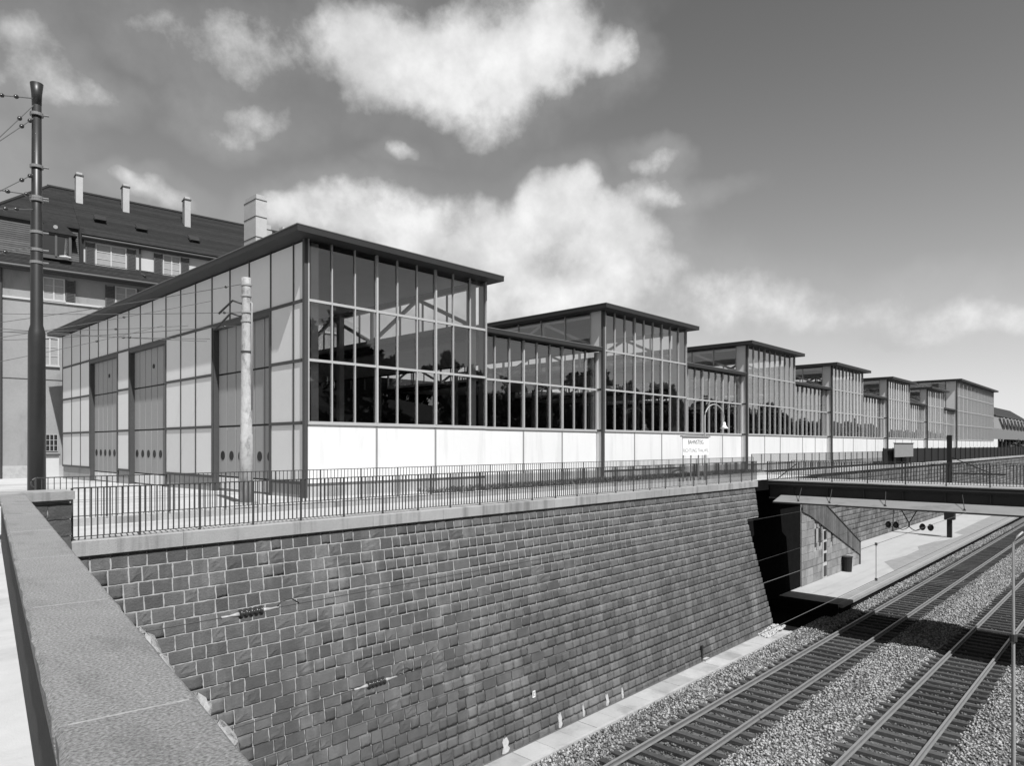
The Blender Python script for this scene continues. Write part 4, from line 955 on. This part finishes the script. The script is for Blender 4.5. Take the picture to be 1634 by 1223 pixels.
# wooden pole
wp = P(393, 800, 18.9); wp.z = -.02; pole = thing('wooden_pole', wp, 'weathered pale pole with collars and cable brackets before the depot door', 'pole')
hz = 6.25; mb = MB(); mb.tube([wp + Vector((0, 0, z)) for z in (-.1, 1.9, 1.95, 5.6, 5.9, hz)], [.185, .175, .155, .115, .125, .125], 18); mb.build('shaft', 'wood_pole', pole, True)
for z in (6.05, 5.75, 5.3, 5.05, 4.2): mb = MB(); mb.tube([wp + Vector((0, 0, z - .025)), wp + Vector((0, 0, z + .025))], .145, 16); mb.build('collar', 'galv' if z > 5 else 'bars', pole)
side = Vector((-.72, .69, 0))
for z, le, dz in ((5.5, .75, -.25), (5.15, .85, -.35)):
    mb = MB(); p0 = wp + Vector((0, 0, z)); mb.tube([p0, p0 + side * le * .5 + Vector((0, 0, .12)), p0 + side * le + Vector((0, 0, dz))], .03, 7); mb.build('bracket', 'mast', pole, True)
mb = MB(); e = Vector((.69, -.72, 0)) * .15; mb.tube([wp + e * .4 + Vector((0, 0, 5.6)), wp + e + Vector((0, 0, 5.55)), wp + e + Vector((0, 0, 5.2)), wp + e + Vector((0, 0, 2.6))], .03, 7); mb.build('cable_pipe', 'galv', pole, True)
mb = MB(); mb.prism([(wp.x + .32 * math.cos(t), wp.y + .32 * math.sin(t)) for t in np.linspace(0, 6.28, 13)[:-1]], -.2, .03); mb.build('footing', 'concrete', pole)
G2 = 'tram wires strung before the depot end wall'
lw = 'thin tram wire strung across before the depot end wall'
wt = lambda z: wp + Vector((0, 0, z))
for (a, b), lw in zip(((wt(6.1), P(-40, 520, 24)), (wt(5.3), P(-40, 500, 26)), (wt(4.95), P(-40, 545, 26)), (P(330, 545, 22.5), P(-40, 521, 19)), (P(335, 541, 23), P(-40, 527, 18)), (P(300, 520, 26), P(-40, 530, 20)), (P(340, 480, 24.5), P(-40, 545, 22)), (P(260, 520, 27), P(-40, 585, 22))), ['topmost tram wire from the pale pole collar', 'tram wire from the middle collar of the pale pole', 'lowest tram wire from the pale pole collar'] + ['thin tram contact wire strung across before the depot end wall'] * 5):
    wire(a, b, lw, 'wire', G2, .010, .05, (.06,) if (a - wp).length > 0 and (a - wp).xy.length < .1 else (.4,), m='wire', bead_r=.04)
# arched street lamp
lp = Vector((31.6, 16.6, -.15)); lamp = thing('arched_lamp', lp, 'slim arched lamp post with a small white shade before the glazed hall', 'street lamp')
mb = MB(); arc = [lp + Vector((1.05 - 1.05 * math.cos(t), 0, 3.1 + .75 * math.sin(t))) for t in np.linspace(0, math.pi * .93, 14)]
mb.tube([lp, lp + Vector((0, 0, 1.2)), lp + Vector((0, 0, 3.1))] + arc[1:] + [arc[-1] + Vector((.05, 0, -.3))], [.06, .05, .042] + [.032] * 13 + [.025], 8); mb.build('post', 'galv', lamp, True)
e = arc[-1] + Vector((.05, 0, -.3)); mb = MB(); mb.tube([e, e - Vector((0, 0, .12)), e - Vector((0, 0, .2)), e - Vector((0, 0, .34))], [.05, .07, .1, .23], 16); mb.build('shade', 'plate_white', lamp, True)
def text(s, size, loc, rot, m, parent, name='lettering'):
    cu = bpy.data.curves.new('txt', 'FONT'); cu.body = s; cu.size = size; cu.align_x = 'CENTER'; cu.extrude = .002
    to = bpy.data.objects.new('txt', cu); COL.objects.link(to); bpy.context.view_layer.update()
    me = bpy.data.meshes.new_from_object(to); bpy.data.objects.remove(to); me.materials.clear(); me.materials.append(M[m])
    o = bpy.data.objects.new(name, me); o.matrix_basis = Matrix.Translation(loc) @ Matrix.Rotation(R(rot), 4, 'Z') @ Matrix.Rotation(R(90), 4, 'X'); return link(o, parent)
sg = thing('station_sign', (30.6, 16.6, -.15), 'white platform direction sign on slim posts before the white panels', 'sign')
mb = MB(); mb.box(29.35, 31.9, 16.55, 16.6, 1.12, 2.0); mb.build('board', 'plate_white', sg)
mb = MB(); mb.box(29.25, 32.0, 16.5, 16.65, 2.0, 2.07); mb.build('top_bar', 'sign_grey', sg)
for xx in (29.5, 30.25, 31.0, 31.75): boxo('leg', 'sign_grey', sg, xx - .025, xx + .025, 16.601, 16.651, -.15, 1.99)
text('BAHNSTEIG', .30, (30.6, 16.545, 1.66), 0, 'bars', sg); text('RICHTUNG THALWIL', .26, (30.62, 16.545, 1.26), 0, 'sign_grey', sg)
b0 = P(1424, 728, 64); b1 = P(1450, 709, 66)
ns = thing('notice_board', (b0.x, b0.y, -.2), 'grey framed notice board standing behind the railing beyond the footbridge', 'notice board')
cx_ = (b0.x + b1.x) / 2; cy_ = 17.6; mb = MB(); bxm = 17.6 * 4.12
mb.box(bxm - 3.2, bxm + 3.2, 17.55, 17.62, .5, 1.75); mb.build('board', 'sign_grey', ns); mb = MB(); mb.box(bxm - 3.3, bxm + 3.3, 17.5, 17.66, 1.75, 1.83); mb.build('top_rail', 'bars', ns)
for s in (-2.8, 2.8): boxo('leg', 'bars', ns, bxm + s - .05, bxm + s + .05, 17.63, 17.7, -.6, .7)
ns.matrix_basis = Matrix.Translation((bxm, 17.6, -.3))
for c in ns.children: c.matrix_parent_inverse = ns.matrix_basis.inverted()
# platform mast
pm = Vector((71, 13.6, ZP)); pmt = thing('catenary_mast', pm, 'black steel catenary mast standing on the sunlit platform beyond the footbridge', 'mast')
mb = MB(); mb.box(70.82, 71.18, 13.42, 13.78, ZP, 2.5); mb.build('shaft', 'black', pmt); mb = MB(); mb.box(70.6, 71.4, 13.2, 13.95, ZP + 1.6, ZP + 3.1); mb.build('switch_box', 'black', pmt)
mb = MB(); mb.beam((71, 13.6, -.9), (71, 9.5, -.9), .12, .12); mb.beam((71, 13.6, .6), (71, 10.5, -.85), .07, .07); mb.build('bracket', 'black', pmt)
# hooked pole at the right
h0 = P(1617, 1300, 11.5); h0 = Vector((h0.x, h0.y, ZB)); hk = thing('hooked_pole', h0, 'slim pale steel pole with a hooked top beside the tracks', 'pole')
ptop = .05; pts = [Vector((h0.x, h0.y, z)) for z in (ZB, -4, -1.8, -.05)]; tv = _rt
pts += [Vector((h0.x, h0.y, .06)) + tv * .06, Vector((h0.x, h0.y, .14)) + tv * .16]
mb = MB(); mb.tube(pts, [.045, .036, .026, .02, .018, .016], 10); mb.build('shaft', 'galv', hk, True)
mb = MB(); mb.tube([pts[2] + Vector((0, 0, .1)), pts[2] + Vector((0, 0, .22))], .055, 10); mb.build('coupling', 'bars', hk)
# catenary wires over tracks, with insulators on the near ones
def cat(y, z0, z1, x0, x1, label, ins=None, m='bars'):
    t = wire((x0, y, z0), (x1, y, z1), label, 'wire', 'catenary wires over the railway', .007, 0, (), 'catenary_wire', m); a = Vector((x0, y, z0)); b = Vector((x1, y, z1))
    if ins is not None:
        d = (b - a).normalized(); c = a + (b - a) * ((ins - x0) / (x1 - x0)); mb = MB(); pts = []; rs = []
        for k in range(5):
            o = -.16 + k * .08
            pts += [c + d * (o - .03), c + d * (o - .012), c + d * (o + .012), c + d * (o + .03)]; rs += [.035, .075, .075, .035]
        mb.tube(pts, rs, 14); mb.build('insulator', 'porcelain', t, True)
        for s in (-1, 1): mb = MB(); mb.tube([c + d * s * .19, c + d * s * .25, c + d * s * .33, c + d * s * .45], [.04, .03, .014, .022], 8); mb.build('end_fitting', 'galv', t, True)
        mb = MB(); mb.tube([c + d * .42, c + d * .5 + Vector((0, 0, .09)), c + d * .68 + Vector((0, 0, .1)), c + d * .8 + Vector((0, 0, .01))], .012, 6); mb.build('jumper', 'bars', t, True)
yw = 10.05
xi1 = yw * (792 + .6878 * (400 - 817)) / (750.4 - .7259 * (400 - 817)); xi2 = yw * (792 + .6878 * (600 - 817)) / (750.4 - .7259 * (600 - 817))
cat(yw, EYE - .2535 * yw, EYE - .2535 * yw - .0, .6, 31, 'upper catenary wire of the wall-side track with an insulator before the stone wall', xi1)
cat(yw, EYE - .425 * yw - .0, EYE - .385 * yw, 2.0, 32.7, 'lower contact wire of the wall-side track with an insulator before the stone wall', xi2)
cat(5.6, EYE - .48 * 5.6, EYE - .48 * 5.6, 2, 120, 'upper catenary wire of the middle track', None, 'wire')
cat(5.6, EYE - .652 * 5.6, EYE - .652 * 5.6, 2, 120, 'lower contact wire of the middle track', None, 'wire')
cat(yw, EYE - .27 * yw, EYE - .27 * yw, 33, 71, 'upper catenary wire of the wall-side track beyond the footbridge', None)
cat(yw, EYE - .375 * yw, EYE - .36 * yw, 33, 71, 'lower contact wire of the wall-side track beyond the footbridge', None, 'wire')
dpr = thing('catenary_dropper', (20.3, 5.6, -2.05), 'thin upright dropper joining the two wires of the middle track', 'dropper')
mb = MB(); mb.tube([(20.3, 5.6, EYE - .48 * 5.6), (20.3, 5.6, EYE - .652 * 5.6)], .012, 6); mb.build('strand', 'galv', dpr)
for z in (EYE - .48 * 5.6, EYE - .652 * 5.6): mb = MB(); mb.tube([(20.3, 5.6, z - .035), (20.3, 5.6, z + .035)], .035, 8); mb.build('clip', 'bars', dpr)

# ================================================================== FAR RIGHT: roof behind the annex, bushes
fr = thing('far_house', (215, 42, 0), 'far house with a dark pitched roof behind the depot annex', 'house')
mb = MB(); mb.box(190, 330, 36, 50, -.5, 8.5); mb.build('wall', 'plaster', fr)
mb = MB(); mb.add([(188, 34, 8.5), (332, 34, 8.5), (332, 43, 15.2), (192, 43, 15.2), (188, 52, 8.5), (332, 52, 8.5)], [(0, 1, 2, 3), (3, 2, 5, 4), (0, 3, 4), (1, 5, 2), (0, 4, 5, 1)]); r_ = mb.build('roof', 'roof_tile', fr)
mb = MB(); mb.box(207, 208.2, 42, 43, 14, 17); mb.build('chimney', 'chimney', r_)
for i, xx in enumerate((150, 156, 163, 171, 180)):
    root = thing('bush', (xx, 21.5, -.2), 'dark bush growing under the raised annex', 'bush', 'bushes under the raised annex'); o = bpy.data.objects.new('foliage', protos[i % 3][0]); o.matrix_basis = Matrix.Translation((xx, 21.5, -1.2)) @ Matrix.Rotation(i * 1.3, 4, 'Z') @ Matrix.Diagonal((.8, .6, .45, 1)); link(o, root)
